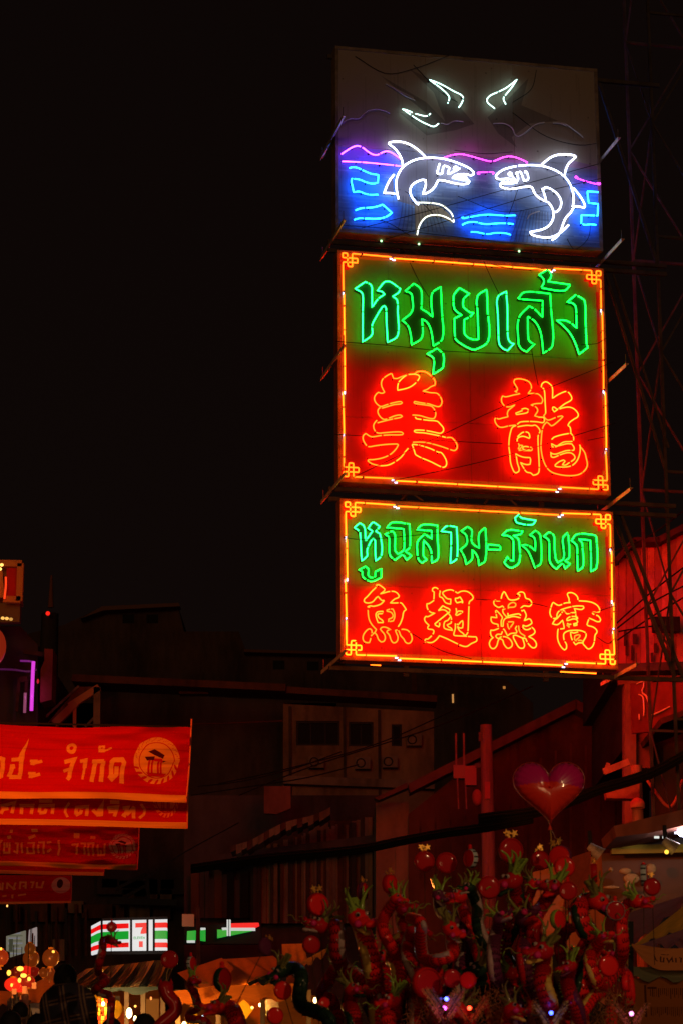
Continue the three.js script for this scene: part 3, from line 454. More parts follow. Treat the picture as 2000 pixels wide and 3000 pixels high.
  for (const p of borders) for (const e of [p.pts[0], p.pts[p.pts.length - 1]]) ends.push(new THREE.CylinderGeometry(0.012, 0.012, 0.05, 6).rotateZ(Math.abs(e[0] - x0 - i) < 0.1 || Math.abs(e[0] - x1 + i) < 0.1 ? 0 : Math.PI / 2).translate(e[0], e[1] - 0.03, 0.07));
  part(o, 'tube_electrode', ends, tip).userData.kind = 'stuff';
  for (const gl of glyphs) { const b = new THREE.Box2(); gl.forEach((p) => p.pts.forEach(([x, y]) => b.expandByPoint(new THREE.Vector2(x, y)))); const c = b.getCenter(new THREE.Vector2()); glowLight(o, c.x, c.y, 0.34, rgb(1, 0.006, 0.001), key === 'middle' ? 2.4 : 1.0); }
  return o;
}
const middle = restaurantSign('middle', 'largest neon sign, green Thai letters over two red Chinese characters, below the sharks', -0.056, 4.872, 11.866, 16.119, 14.16, [1.5, 14.0, 0.5, 0.4], [[2.33], [13.05, 14.37]]);
const lower = restaurantSign('lower', 'lowest neon sign, a line of Thai letters over four red Chinese characters', -0.029, 4.9, 8.734, 11.565, 10.4, [0.48, 10.25, 0.6, 0.3], [[2.45], [10.05]]);
// stray border glass of the far face, showing under the lowest sign
for (const [a, b] of [[[1085, 1947], [1114, 1949]], [[1640, 1968], [1745, 1973]]]) { const p = signPoint(...a, -0.33), q = signPoint(...b, -0.33); part(lower, 'border_tube', sweep([p, p.clone().lerp(q, 0.5), q], 0.011, 6, 6), M.goldGlass); }
// the signs are lit on their far faces too
function farFace(o, x0, x1, y0, y1, m, color, power, loops) {
  for (let k = 0; k < loops; k++) { const e = 0.3 + k * 0.55; part(o, 'far_face_tube', glass({ closed: true, pts: [[x0 + e, y0 + e], [x1 - e, y0 + e], [x1 - e, y1 - e], [x0 + e, y1 - e]] }, R0, -0.4), m); }
  const l = new THREE.RectAreaLight(color, power, x1 - x0 - 0.4, y1 - y0 - 0.4); l.position.set((x0 + x1) / 2, (y0 + y1) / 2, -0.43); o.add(l);
}
farFace(top, -0.084, 4.877, 16.463, 20.047, M.blueGlass, rgb(0.45, 0.35, 0.8), 0.5, 2);
farFace(middle, -0.056, 4.872, 11.866, 16.119, M.redGlass, rgb(1, 0.012, 0.004), 4.5, 3);
farFace(lower, -0.029, 4.9, 8.734, 11.565, M.redGlass, rgb(1, 0.012, 0.004), 14, 2);

// --- the steel that carries them
{
  const o = signSpace(thing('steel_sign_frame', 'rusty steel frame of crossbars and outrigger spars carrying the three neon signs', 'sign frame'));
  for (const [x, ys] of [[-0.13, [18.25, 16.3, 14.02, 11.74, 8.69]], [4.94, [18.27, 16.33, 14.0, 11.74, 8.65]]]) for (const y of ys) { // outriggers square to the face, angle iron
    part(o, 'outrigger_spar', [box(0.06, 0.012, 1.95, x, y + 0.03, -0.03), box(0.012, 0.06, 1.95, x - 0.024, y, -0.03)], M.whiteSteel);
    for (const z of [0.88, -0.94]) part(o, 'spar_pin', cyl(0.007, 0.007, 0.2, x, y + 0.12, z, 6), M.steel);
  }
  for (const y of [19.95, 16.36, 16.2, 11.8, 11.62, 8.64]) part(o, 'crossbar', box(6.35, 0.07, 0.07, 3.0, y, -0.26), M.steel);
  for (const x of [1.2, 3.7]) part(o, 'post', box(0.08, 11.5, 0.08, x, 14.3, -0.36), M.steel);
  for (const [a, b, w] of [[[5.0, 19.95], [6.02, 16.4], 0.05], [[5.02, 16.15], [6.02, 12.5], 0.045], [[5.16, 16.15], [6.1, 12.9], 0.035], [[5.0, 11.6], [6.05, 8.7], 0.06], [[5.16, 11.6], [6.2, 8.7], 0.05]]) part(o, 'diagonal_brace', bar(V(...a, -0.3), V(...b, -0.3), w), M.steel);
  for (const s of [[1.1, 0.25], [1.5, -0.3], [2.1, 0.1], [2.6, 0.2], [3.2, -0.2]]) for (const y of [16.16, 11.6]) part(o, 'hanger', bar(V(s[0], y + 0.05, -0.2), V(s[0] + s[1], y + 0.28, -0.3), 0.03), M.steel);
  for (const l of ['1058,668 1300,605 1460,560 1752,480', '1130,700 1400,620 1600,560 1770,520', '1035,1398 1240,1300 1440,1205 1795,1060', '1150,1408 1400,1355 1600,1300 1800,1240', '985,1000 1140,1012 1300,1028 1560,1038', '980,1272 1060,1277', '1190,1285 1330,1293 1470,1300', '1555,1020 1565,1080 1575,1130', '1200,770 1230,830 1255,870', '1415,765 1440,820 1470,880', '1440,775 1520,790 1600,787', '1700,1010 1750,1005 1780,985', '1720,1290 1770,1280', '1005,1575 1060,1580 1300,1560', '1200,1852 1290,1905 1380,1930', '1390,1755 1560,1768 1700,1800 1800,1775', '1745,1865 1780,1885 1800,1870'])
    part(o, 'guy_wire', wire(l.split(' ').map((t) => signPoint(...t.split(',').map(Number), 0.2)), 0.007), M.wire);
}
{
  const o = signSpace(thing('lattice_tower', 'tall open lattice tower of thin steel angles behind the neon signs', 'tower'));
  const X = [6.03, 7.35], Z = [-0.3, -1.62];
  for (const x of X) for (const z of Z) part(o, 'leg', box(0.05, 26, 0.05, x, 13, z), M.steel);
  for (let k = 0; k < 11; k++) {
    const y = 1.2 + k * 2.25, m = y + 1.12, u = y + 2.25;
    for (const z of Z) { part(o, 'brace', bar(V(X[k % 2], y, z), V(X[1 - (k % 2)], u, z), 0.03), M.steel); }
    for (const x of X) part(o, 'brace', bar(V(x, y, Z[k % 2]), V(x, u, Z[1 - (k % 2)]), 0.025), M.steel);
    if (k % 2) for (const z of Z) part(o, 'girt', box(1.32, 0.045, 0.045, 6.69, y, z), M.steel);
  }
}
// ---------------------------------------------------------------- buildings behind the signs
// a solid whose front outline is seen at these points of the photograph, standing `depth` metres ahead and `thick` metres deep
const shapeAt = (pts, depth) => new THREE.Shape(pts.map(([x, y]) => { const p = at(x, y, depth); return new THREE.Vector2(p.x, p.y); }));
function mass(pts, depth, thick, holes = []) {
  const s = shapeAt(pts, depth); for (const h of holes) s.holes.push(shapeAt(h, depth));
  return new THREE.ExtrudeGeometry(s, { depth: thick, bevelEnabled: false }).translate(0, 0, -depth - thick);
}
const rectPx = (x0, y0, x1, y1) => [[x0, y0], [x1, y0], [x1, y1], [x0, y1]];
function windowAt(parent, x0, y0, x1, y1, depth, bars = 1, frameMat = M.dark) { // frame, bars and a dark pane set back in the wall
  const a = at(x0, y1, depth), b = at(x1, y0, depth), w = b.x - a.x, h = b.y - a.y, cx = (a.x + b.x) / 2, cy = (a.y + b.y) / 2, t = 0.06;
  const fr = [box(w, t, 0.1, cx, b.y - t / 2, -depth - 0.12), box(w, t, 0.1, cx, a.y + t / 2, -depth - 0.12), box(t, h - 2 * t, 0.1, a.x + t / 2, cy, -depth - 0.12), box(t, h - 2 * t, 0.1, b.x - t / 2, cy, -depth - 0.12)];
  for (let i = 1; i <= bars; i++) fr.push(box(0.04, h - 2 * t, 0.06, a.x + (w * i) / (bars + 1), cy, -depth - 0.12));
  const f = part(parent, 'window', fr, frameMat);
  part(f, 'pane', box(w - 2 * t, h - 2 * t, 0.01, cx, cy, -depth - 0.18), M.pane);
  return f;
}
const slab = (x0, y0, x1, y1, depth, out, thick = 0.2) => { const a = at(x0, y0, depth), b = at(x1, y1, depth); return bar(V(a.x, a.y, -depth + out / 2), V(b.x, b.y, -depth + out / 2), out, thick); };

{ // pale block with two dark window openings, left half recessed behind a long roof edge
  const d = 74, o = thing('apartment_building', 'dim block with two dark window openings and a long flat roof edge behind red banners', 'building');
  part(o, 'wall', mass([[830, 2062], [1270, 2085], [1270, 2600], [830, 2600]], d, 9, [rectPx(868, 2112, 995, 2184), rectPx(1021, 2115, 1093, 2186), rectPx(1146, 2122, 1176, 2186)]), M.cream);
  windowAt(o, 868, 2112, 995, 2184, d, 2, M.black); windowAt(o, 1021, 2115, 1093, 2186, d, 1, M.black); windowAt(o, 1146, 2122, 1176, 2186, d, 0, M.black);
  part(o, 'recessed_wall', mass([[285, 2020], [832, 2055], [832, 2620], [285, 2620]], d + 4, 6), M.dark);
  parts(o, 'roof_edge', [slab(228, 2012, 840, 2040, d, 1.6, 0.22), slab(840, 2040, 1275, 2066, d, 1.2, 0.2)], M.wood);
  part(o, 'eave_bracket', box(0.9, 0.18, 0.5, at(572, 2036, d).x, at(572, 2036, d).y, -d + 0.5), M.wood);
  for (const [x, y] of [[905, 2215], [1040, 2218], [1120, 2214], [1190, 2150]]) { const g = group(o, 'air_conditioner'); part(g, 'case', mass(rectPx(x, y, x + 44, y + 34), d - 0.5, 0.45), M.concrete); part(g, 'fan_grille', new THREE.TorusGeometry(0.13, 0.02, 6, 16).translate(...at(x + 16, y + 17, d - 0.52).toArray()), M.black); }
  for (const [x, y0, y1] of [[850, 2070, 2500], [1008, 2072, 2300], [1110, 2080, 2330]]) part(o, 'downpipe', bar(at(x, y0, d - 0.08), at(x + 2, y1, d - 0.08), 0.09), M.dark);
  for (const y of [2290, 2410]) part(o, 'ledge', slab(832, y, 1270, y + 16, d, 0.5, 0.25), M.concrete);
}
{ // darker storeys further back
  const d = 96, o = thing('tower_block', 'very dark upper storeys of a block showing between the lowest sign and the gabled house', 'building');
  part(o, 'wall', mass([[985, 1960], [1480, 1990], [1560, 2060], [1560, 2500], [985, 2500]], d, 10), M.dark);
  for (const [x, w] of [[1060, 40], [1150, 40], [1250, 40], [1350, 45], [1440, 40]]) windowAt(o, x, 2005, x + w, 2040, d, 1);
  part(o, 'lit_window_lamp', box(0.07, 0.35, 0.05, at(1325, 2047, d).x, at(1325, 2047, d).y, -d + 0.06), lit(0.5, 0.22, 0.06));
  part(o, 'lit_window_lamp', box(0.1, 0.1, 0.05, at(1475, 2015, d).x, at(1475, 2015, d).y, -d + 0.06), lit(0.4, 0.15, 0.03));
  for (const x of [1207, 1214]) part(o, 'downpipe', bar(at(x, 1965, d - 0.1), at(x + 4, 2060, d - 0.1), 0.1), M.wood);
}
{ // gable house
  const d = 58, o = thing('gabled_house', 'house with a wide gable and pale barge boards, behind the balloon bunch', 'house');
  part(o, 'wall', mass([[1196, 2385], [1440, 2190], [1685, 2072], [1832, 2150], [1900, 2190], [1900, 3100], [1196, 3100]], d, 9), M.wood);
  const wall2 = mass([[1100, 2352], [1196, 2350], [1196, 3100], [1100, 3100]], d + 0.3, 6); part(o, 'side_wall', wall2, M.cream);
  const b = (x0, y0, x1, y1) => bar(at(x0, y0, d - 0.35), at(x1, y1, d - 0.35), 0.7, 0.26);
  const pale = mat(0.14, 0.07, 0.045, { map: DIRT });
  part(o, 'barge_board', mass([[1195, 2296], [1685, 2048], [1685, 2078], [1200, 2322]], d - 0.7, 0.7), pale); part(o, 'barge_board', mass([[1687, 2048], [1860, 2150], [1860, 2180], [1687, 2078]], d - 0.7, 0.7), pale);
  part(o, 'eave_board', mass([[1096, 2338], [1192, 2292], [1192, 2308], [1110, 2344]], d - 0.9, 0.5), pale);
  for (let k = 0; k < 14; k++) { const x = 1230 + k * 44; part(o, 'wall_plank', slab(x, 2600, x + 0.1, 2130 + Math.abs(1685 - x) * 0.5 + 40, d, 0.03, 0.05), M.wood); }
}
{ // corrugated shop awnings and the dim row of shophouses in the middle distance
  const d = 62, o = thing('shophouse', 'old shophouse with sloping tin awning, square board and shuttered front beside the gabled house', 'building');
  part(o, 'wall', mass([[540, 2330], [1110, 2330], [1110, 3100], [540, 3100]], d + 1.5, 8), M.dark);
  for (let k = 0; k < 18; k++) { // ribs of the awning edge
    const t = k / 18, u = (k + 0.97) / 18, x = (v) => 676 + 292 * v, y = (v) => 2478 - 116 * v + 6 * Math.sin(v * 9), h = 16 + 10 * Math.abs(Math.sin(k * 1.7));
    part(o, 'awning_sheet', mass([[x(t), y(t)], [x(u), y(u)], [x(u), y(u) + h], [x(t), y(t) + h + 2]], d - 2 + rnd(-0.05, 0.05), 1.2), k % 3 ? M.cream : M.wood);
  }
  part(o, 'square_board', mass([[774, 2303], [852, 2303], [852, 2368], [812, 2385], [774, 2383]], d - 1, 0.2), mat(0.2, 0.07, 0.045, { map: DIRT }));
  for (let k = 0, x = 735; x < 1105; k++) { const w = rnd(6, 15), y = 2488 - (x - 735) * 0.28 + rnd(-6, 6); part(o, 'shutter_slat', mass(rectPx(x, y, x + w - 0.4, 2705), d + rnd(0.9, 1.25), 0.12), [M.cream, M.wood, M.dark, M.wood, M.dark, M.concrete][Math.floor(rnd(6))]); x += w; }
  for (let k = 0, x = 560; x < 735; k++) { const w = rnd(10, 24); part(o, 'shutter_slat', mass(rectPx(x, 2560 + rnd(-20, 20), x + w - 0.5, 2690), d + rnd(1, 1.3), 0.12), [M.dark, M.wood, M.dark, M.hollow][Math.floor(rnd(4))]); x += w; }
  part(o, 'lintel', slab(640, 2530, 1110, 2470, d + 0.8, 0.5, 0.35), M.dark);
  for (let r = 0; r < 2; r++) for (let c = 0; c < 3; c++) part(o, 'wall_panel', mass(rectPx(905 + c * 62, 2405 + r * 60, 962 + c * 62, 2460 + r * 60), d + 1.3, 0.1), c === 1 ? M.wood : M.cream);
  part(o, 'pale_pier', mass(rectPx(1158, 2470, 1196, 2680), d - 3.8, 0.4), M.cream);
}
{ // panels and shutters above the convenience store
  const d = 78, o = thing('shophouse', 'shophouse with brown panelled balconies above the curved red, white and green shop sign', 'building');
  part(o, 'wall', mass([[-120, 2560], [580, 2560], [580, 3100], [-120, 3100]], d + 0.6, 8), M.dark);
  for (const [x0, y0, x1, y1, m] of [[350, 2580, 422, 2602, 1], [360, 2606, 428, 2632, 0], [395, 2604, 426, 2626, 1], [437, 2577, 462, 2640, 1], [472, 2577, 510, 2604, 1], [470, 2606, 504, 2640, 1], [340, 2637, 365, 2690, 0], [380, 2655, 440, 2692, 1], [450, 2655, 500, 2692, 0], [200, 2640, 245, 2675, 1], [240, 2650, 330, 2690, 0], [150, 2620, 190, 2700, 0], [40, 2655, 60, 2700, 0], [155, 2752, 190, 2815, 2], [90, 2640, 140, 2700, 0], [300, 2575, 345, 2600, 0]])
    part(o, 'balcony_panel', mass(rectPx(x0, y0, x1, y1), d, 0.5), [M.wood, M.cream, M.concrete][m]);
  parts(o, 'awning_frame', [bar(at(340, 2605, d - 1), at(430, 2560, d - 1), 0.1), bar(at(345, 2640, d - 1), at(425, 2596, d - 1), 0.1), bar(at(432, 2560, d - 1), at(436, 2640, d - 1), 0.1), bar(at(330, 2640, d - 1), at(520, 2645, d - 1), 0.2)], M.black);
  part(o, 'small_board', mass(rectPx(534, 2678, 569, 2714), d - 20, 0.15), mat(0.5, 0.25, 0.12));
  for (let k = 0; k < 9; k++) part(o, 'pipe', bar(at(20 + k * 29, 2640 + rnd(30), d - 0.2), at(22 + k * 29, 2800, d - 0.2), 0.08), k % 3 ? M.wood : M.black);
}
{ // the corner building on the far left
  const d = 68, o = thing('corner_building', 'dark corner building with a stone pier and a magenta neon strip above the red banners', 'building');
  part(o, 'wall', mass([[-150, 1830], [60, 1835], [112, 1890], [112, 2140], [160, 2140], [160, 2400], [-150, 2400]], d, 8), M.dark);
  part(o, 'pier', mass([[131, 1900], [156, 1902], [152, 2050], [118, 2058], [120, 1960], [131, 1935]], d - 1, 1), mat(0.2, 0.05, 0.03, { map: DIRT }));
  parts(o, 'frame', [bar(at(58, 1990, d - 0.6), at(50, 2085, d - 0.6), 0.09), bar(at(80, 1990, d - 0.6), at(74, 2085, d - 0.6), 0.09), bar(at(58, 1992, d - 0.6), at(82, 1990, d - 0.6), 0.16), bar(at(70, 1910, d - 0.6), at(130, 1918, d - 0.6), 0.12)], M.wood);
  const mg = lit(0.75, 0.05, 0.72), s = (l, r) => sweep(l.map(([x, y]) => at(x, y, d - 1)), r, 16, 6);
  part(o, 'neon_strip', s([[99, 1938], [97, 1975], [96, 2000], [93, 2082]], 0.055), mg); part(o, 'neon_strip', s([[60, 1936], [85, 1937], [99, 1939]], 0.03), lit(0.16, 0.01, 0.16)); part(o, 'neon_strip', s([[-20, 1960], [40, 1962], [85, 1967], [108, 1962]], 0.03), lit(0.05, 0.005, 0.04));
  part(o, 'neon_strip', s([[75, 2030], [73, 2088]], 0.045), lit(0.22, 0.05, 0.1)); 
  const p = at(96, 2030, d - 1.4); const l = new THREE.PointLight(rgb(1, 0.1, 0.9), 0.35); l.position.copy(p); o.add(l);
  const red = at(112, 1996, d - 1.2); part(o, 'indicator_lamp', new THREE.SphereGeometry(0.07, 8, 6).scale(0.5, 1, 1).translate(red.x, red.y, red.z), lit(0.45, 0.01, 0.01));
}
{ // lit shop box at the left edge
  const d = 66, o = thing('lantern_box_sign', 'glowing red shop box sign with an orange frame on the dark corner building', 'shop sign');
  const t = 0.18; const q = (pts, th, z) => mass(pts, d - z, th);
  part(o, 'housing', q([[-90, 1646], [66, 1648], [62, 1768], [-90, 1762]], 0.5, -0.5), mat(0.5, 0.2, 0.06));
  parts(o, 'frame', [bar(at(-90, 1650, d - 0.1), at(66, 1652, d - 0.1), t), bar(at(62, 1652, d - 0.1), at(58, 1762, d - 0.1), t), bar(at(12, 1756, d - 0.1), at(62, 1758, d - 0.1), t)], mat(0.6, 0.25, 0.05));
  part(o, 'red_panel', q(rectPx(20, 1664, 54, 1754), 0.06, 0.05), mat(0.5, 0.02, 0.01));
  part(o, 'neon_edge', sweep([at(18, 1690, d - 0.3), at(18, 1715, d - 0.3), at(14, 1754, d - 0.3)], 0.03, 8, 6), lit(1.2, 0.06, 0.01));
  part(o, 'orange_panel', q([[-90, 1664], [8, 1672], [14, 1750], [-90, 1752]], 0.06, 0.05), mat(0.7, 0.3, 0.08));
  part(o, 'lower_shelf', q([[-90, 1765], [60, 1768], [58, 1822], [-90, 1826]], 0.3, -0.3), mat(0.2, 0.14, 0.05));
  for (const [x, y, c] of [[6, 1655, 1], [1, 1667, 1], [9, 1811, 0.5], [21, 1812, 0.5], [33, 1814, 0.25]]) { const p = at(x, y, d - 0.5); part(o, 'bulb', new THREE.SphereGeometry(0.055, 10, 8).scale(1, 0.8, 1).translate(p.x, p.y, p.z), lit(2.4 * c, 1.2 * c, 0.25 * c)); }
  const l = new THREE.PointLight(rgb(1, 0.3, 0.04), 0.6); l.position.copy(at(0, 1690, d - 2)); o.add(l);
  const l2 = new THREE.PointLight(rgb(1, 0.15, 0.02), 0.5); l2.position.copy(at(-30, 1880, d - 1.6)); o.add(l2);
  part(o, 'red_lantern', new THREE.SphereGeometry(0.45, 16, 12).scale(1, 1.3, 1).translate(...at(-28, 1895, d - 0.6).toArray()), lit(0.2, 0.012, 0.003));
}
{ // spire with a red lamp far behind
  const d = 110, o = thing('spire', 'small pale spire with a red warning lamp at its foot, above the corner building', 'spire');
  const a = at(148, 1780, d), b = at(153, 1686, d);
  part(o, 'needle', new THREE.CylinderGeometry(0.05, 0.14, a.distanceTo(b), 8).translate((a.x + b.x) / 2, (a.y + b.y) / 2, -d), mat(0.2, 0.08, 0.04));
  part(o, 'base', new THREE.CylinderGeometry(0.4, 0.7, a.y, 8).translate(a.x, a.y / 2 - 0.3, -d), M.dark);
  part(o, 'warning_lamp', new THREE.SphereGeometry(0.1, 10, 8).translate(...at(141, 1797, d - 1).toArray()), lit(1.1, 0.02, 0.01));
}
{ // roofs far off, barely told from the sky
  const d = 130, o = thing('distant_roofs', 'very dark stepped roofs far off, barely lighter than the sky beside the signs', 'building'), m = mat(0.075, 0.045, 0.035, { map: DIRT });
  part(o, 'wall', mass([[30, 1870], [190, 1830], [300, 1778], [520, 1768], [540, 1850], [700, 1850], [720, 1905], [1010, 1915], [1010, 2060], [30, 2060]], d, 12), m);
  part(o, 'roof_edge', mass([[236, 1812], [300, 1776], [524, 1766], [528, 1776], [304, 1788]], d - 1, 1), mat(0.13, 0.07, 0.05));
  part(o, 'roof_edge', mass([[715, 1902], [1012, 1910], [1012, 1918], [715, 1910]], d - 1, 1), mat(0.1, 0.05, 0.03));
  for (const [x, y] of [[360, 1800], [430, 1800], [800, 1935], [900, 1938]]) part(o, 'window', mass(rectPx(x, y, x + 34, y + 26), d - 0.02, 0.1), M.pane);
}
{ // steel billboard frame above the first banner
  const d = 70, o = thing('billboard_frame', 'orange-brown steel billboard frame with a raking strut, rising over the nearest banner', 'steel frame');
  const b = (x0, y0, x1, y1, w) => bar(at(x0, y0, d), at(x1, y1, d), w);
  part(o, 'strut', b(110, 2124, 232, 2010, 0.07), M.concrete); part(o, 'strut', b(205, 2070, 292, 2014, 0.2), mat(0.42, 0.18, 0.08)); part(o, 'strut', b(160, 2122, 224, 2060, 0.22), mat(0.36, 0.15, 0.07)); part(o, 'strut', b(250, 2130, 290, 2090, 0.07), M.concrete);
  part(o, 'panel', mass([[232, 2012], [275, 2012], [180, 2108], [140, 2118]], d + 0.3, 0.1), mat(0.24, 0.1, 0.05, { map: DIRT }));
  part(o, 'post', b(286, 2014, 282, 2560, 0.2), M.cream); part(o, 'post', b(220, 2062, 218, 2560, 0.1), mat(0.5, 0.14, 0.06));
}
// --- right side: the plank-walled building that catches the red light of the signs' far faces
{
  const d = 47, o = thing('plank_building', 'timber building with a vertical plank wall washed in red light beside the lowest sign', 'building');
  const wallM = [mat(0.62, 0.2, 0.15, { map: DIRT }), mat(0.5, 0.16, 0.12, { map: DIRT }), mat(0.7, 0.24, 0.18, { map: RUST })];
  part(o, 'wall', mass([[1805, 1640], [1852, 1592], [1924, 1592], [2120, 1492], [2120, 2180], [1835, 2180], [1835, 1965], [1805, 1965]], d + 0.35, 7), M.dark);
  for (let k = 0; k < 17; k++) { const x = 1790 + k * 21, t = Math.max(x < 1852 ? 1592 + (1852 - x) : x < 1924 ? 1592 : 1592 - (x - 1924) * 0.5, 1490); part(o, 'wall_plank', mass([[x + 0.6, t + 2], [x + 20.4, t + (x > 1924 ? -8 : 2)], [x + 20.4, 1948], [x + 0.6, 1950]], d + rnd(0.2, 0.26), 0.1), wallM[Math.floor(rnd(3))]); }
  for (let k = 0; k < 9; k++) { const x = 1825 + rnd(150), y = 1880 + rnd(60); part(o, 'patch_board', mass(rectPx(x, y - rnd(20, 70), x + rnd(4, 12), y), d + 0.12, 0.05), M.wood); }
  parts(o, 'roof_edge', [bar(at(1800, 1648, d), at(1854, 1588, d), 0.5, 0.1), bar(at(1852, 1589, d), at(1926, 1589, d), 0.5, 0.1), bar(at(1924, 1589, d), at(2120, 1488, d), 0.5, 0.12)], M.wood);
  part(o, 'eave', bar(at(1798, 1972, d - 0.5), at(2130, 1962, d - 0.5), 1.2, 0.16), M.steel);
  part(o, 'fascia', mass([[1808, 1978], [2010, 1978], [1905, 1998], [1810, 2006]], d - 0.6, 0.15), mat(0.4, 0.16, 0.1, { map: DIRT }));
  part(o, 'column', mass(rectPx(1828, 2004, 1862, 2420), d - 0.7, 0.4), mat(0.42, 0.22, 0.16, { map: DIRT }));
  part(o, 'pier', mass(rectPx(1862, 2145, 1912, 2250), d - 0.5, 0.3), mat(0.3, 0.1, 0.07, { map: DIRT }));
  part(o, 'shutter', mass(rectPx(1918, 2170, 2130, 2420), d + 0.1, 0.2), M.dark);
  part(o, 'canopy', bar(at(1905, 2150, d - 2), at(2150, 2062, d - 2), 3, 0.1), M.wood);
  part(o, 'wall_box', [box(0.55, 0.3, 0.2, at(1948, 1832, d).x, at(1948, 1832, d).y, -d + 0.05)], M.black);
}
{ // brush-lettered board under the eave
  const d = 45.4, o = thing('shop_board', 'red-lit shop board with one big pale brush stroke character under the timber eave', 'shop sign');
  part(o, 'board', mass([[1846, 2002], [2130, 1988], [2130, 2126], [1850, 2148]], d, 0.12), mat(0.3, 0.05, 0.03, { map: DIRT }));
  const z = -d + 0.03, ink = mat(0.75, 0.5, 0.42), s = (l, w) => part(o, 'brush_stroke', sweep(l.map(([x, y]) => { const p = at(x, y, d - 0.03); return p; }), (t) => w * (0.75 + 0.5 * Math.sin(t * 3)), 14, 8, 0.3), ink);
  s([[1862, 2004], [1875, 1998], [1925, 1983]], 0.035); s([[1884, 2000], [1882, 2018], [1876, 2028], [1888, 2035], [1896, 2050], [1902, 2075], [1905, 2095], [1920, 2090], [1945, 2078], [1960, 2070]], 0.05); s([[1868, 2034], [1880, 2040], [1884, 2065], [1884, 2098]], 0.04); s([[1870, 2092], [1871, 2108]], 0.04);
}
{ // power pole, boxes and the thick bundle of street cables
  const d = 52, o = thing('utility_pole', 'concrete utility pole with red-lit head and switch boxes in front of the gabled house', 'utility pole');
  const P = (x, y) => at(x, y, d), c = mat(0.2, 0.12, 0.1, { map: RUST }); // pole and its fittings
  const a = P(1422, 2124); part(o, 'pole', new THREE.CylinderGeometry(0.13, 0.2, a.y, 14).translate(a.x, a.y / 2, -d), c);
  parts(o, 'pole_bracket', [bar(P(1400, 2160), P(1428, 2160), 0.2), bar(P(1390, 2244), P(1440, 2240), 0.1)], M.steel);
  part(o, 'switch_box', mass(rectPx(1327, 2241, 1362, 2280), d, 0.3), mat(0.24, 0.15, 0.1)); part(o, 'switch_box', mass(rectPx(1361, 2243, 1394, 2300), d - 0.05, 0.3), mat(0.26, 0.11, 0.08));
  for (const x of [1334, 1357]) { part(o, 'conduit', bar(P(x, 2148), P(x + 1, 2242), 0.04), c); part(o, 'conduit', bar(P(x + 4, 2280), P(x + 8, 2370), 0.03), c); }
  part(o, 'insulator', new THREE.SphereGeometry(0.14, 12, 10).scale(0.8, 1.3, 0.8).translate(...P(1396, 2336).toArray()), mat(0.26, 0.06, 0.04));
  part(o, 'switch_box', mass(rectPx(1418, 2290, 1434, 2340), d - 0.2, 0.2), mat(0.3, 0.08, 0.06));
}
{
  const d = 43, o = thing('utility_pole', 'roadside pole with a bracketed horizontal box and a round lamp hood below the timber building', 'utility pole');
  const P = (x, y, e = 0) => at(x, y, d + e), red = mat(0.5, 0.2, 0.15, { map: RUST });
  const a = P(1868, 2236); part(o, 'pole', new THREE.CylinderGeometry(0.1, 0.12, a.y, 12).translate(a.x, a.y / 2, -d - 0.3), red);
  part(o, 'beam', bar(P(1766, 2262), P(1840, 2232), 0.12), red); part(o, 'beam_end', bar(P(1770, 2268), P(1780, 2236), 0.07), red);
  part(o, 'switch_box', mass([[1771, 2306], [1868, 2282], [1872, 2284], [1872, 2340], [1776, 2338]], d, 0.35), mat(0.45, 0.14, 0.1, { map: RUST }));
  part(o, 'lamp_hood', new THREE.SphereGeometry(0.14, 14, 10, 0, 7, 0, 1.9).translate(...P(1866, 2360).toArray()), mat(0.55, 0.2, 0.15));
  part(o, 'cable_loop', sweep([P(1930, 2256), P(1892, 2262), P(1890, 2276), P(1930, 2336), P(1950, 2360), P(1962, 2364), P(1975, 2350), P(1998, 2284)], 0.03, 30, 7), mat(0.5, 0.12, 0.09));
}
for (const [l, label, r] of [
  ['560,2545 760,2516 1060,2486 1180,2462 1300,2440 1420,2424 1560,2398', 'thick black bundle of cables sagging across the brown walls and the gabled house', 0.065],
  ['1400,2400 1600,2370 1760,2310 1830,2290 1910,2262 2060,2180', 'black cable bundle running up past the roadside switch boxes to the timber building', 0.08]]) {
  const o = thing('cable_bundle', label, 'cables'), p = l.split(' ').map((t) => at(...t.split(',').map(Number), 41));
  for (let k = 0; k < 9; k++) part(o, 'cable', sweep(p.map((q) => q.clone().add(V(0, Math.cos(k * 0.7) * r * (k ? 1 : 0), Math.sin(k * 0.7) * r * (k ? 1 : 0)))), r * 0.36, 28, 6), M.wire);
}
const cables = [['580,2304 700,2290 860,2252 1000,2202', 56], ['560,2330 760,2300 900,2278 1050,2240', 57], ['640,2296 800,2262 1100,2180 1330,2080', 58], ['700,2330 900,2250 1300,2120 1560,2010', 55], ['560,2122 700,2118 830,2112', 45], ['420,2580 520,2510 700,2410', 60], ['1790,1620 1900,1570 2010,1490', 44], ['1800,1845 1900,1770 2010,1712', 44], ['1800,1880 1910,1805 2010,1745', 44.3], ['1810,1850 1880,1838 1930,1832', 44.5], ['1800,1830 1900,1740 2010,1655', 44.2]];
cables.forEach(([l, d], i) => tag(part(scene, numbered('overhead_cable'), wire(l.split(' ').map((t) => at(...t.split(',').map(Number), d)), 0.016, 20), M.wire), ['single cable crossing below the two dark window openings', 'single cable crossing just over the square board on the shophouse', 'single cable climbing past the dark window openings towards the lowest sign', 'single long cable rising over the dark roofs to the lowest sign', 'thin line tied to the corner of the nearest banner', 'thin cable rising over the brown balcony panels', 'highest cable over the red plank wall', 'thin cable across the middle of the red plank wall', 'thin cable just under the middle cable on the red plank wall', 'lowest short cable on the red plank wall by the black wall box', 'thin cable across the upper part of the red plank wall'][i], 'cable'));
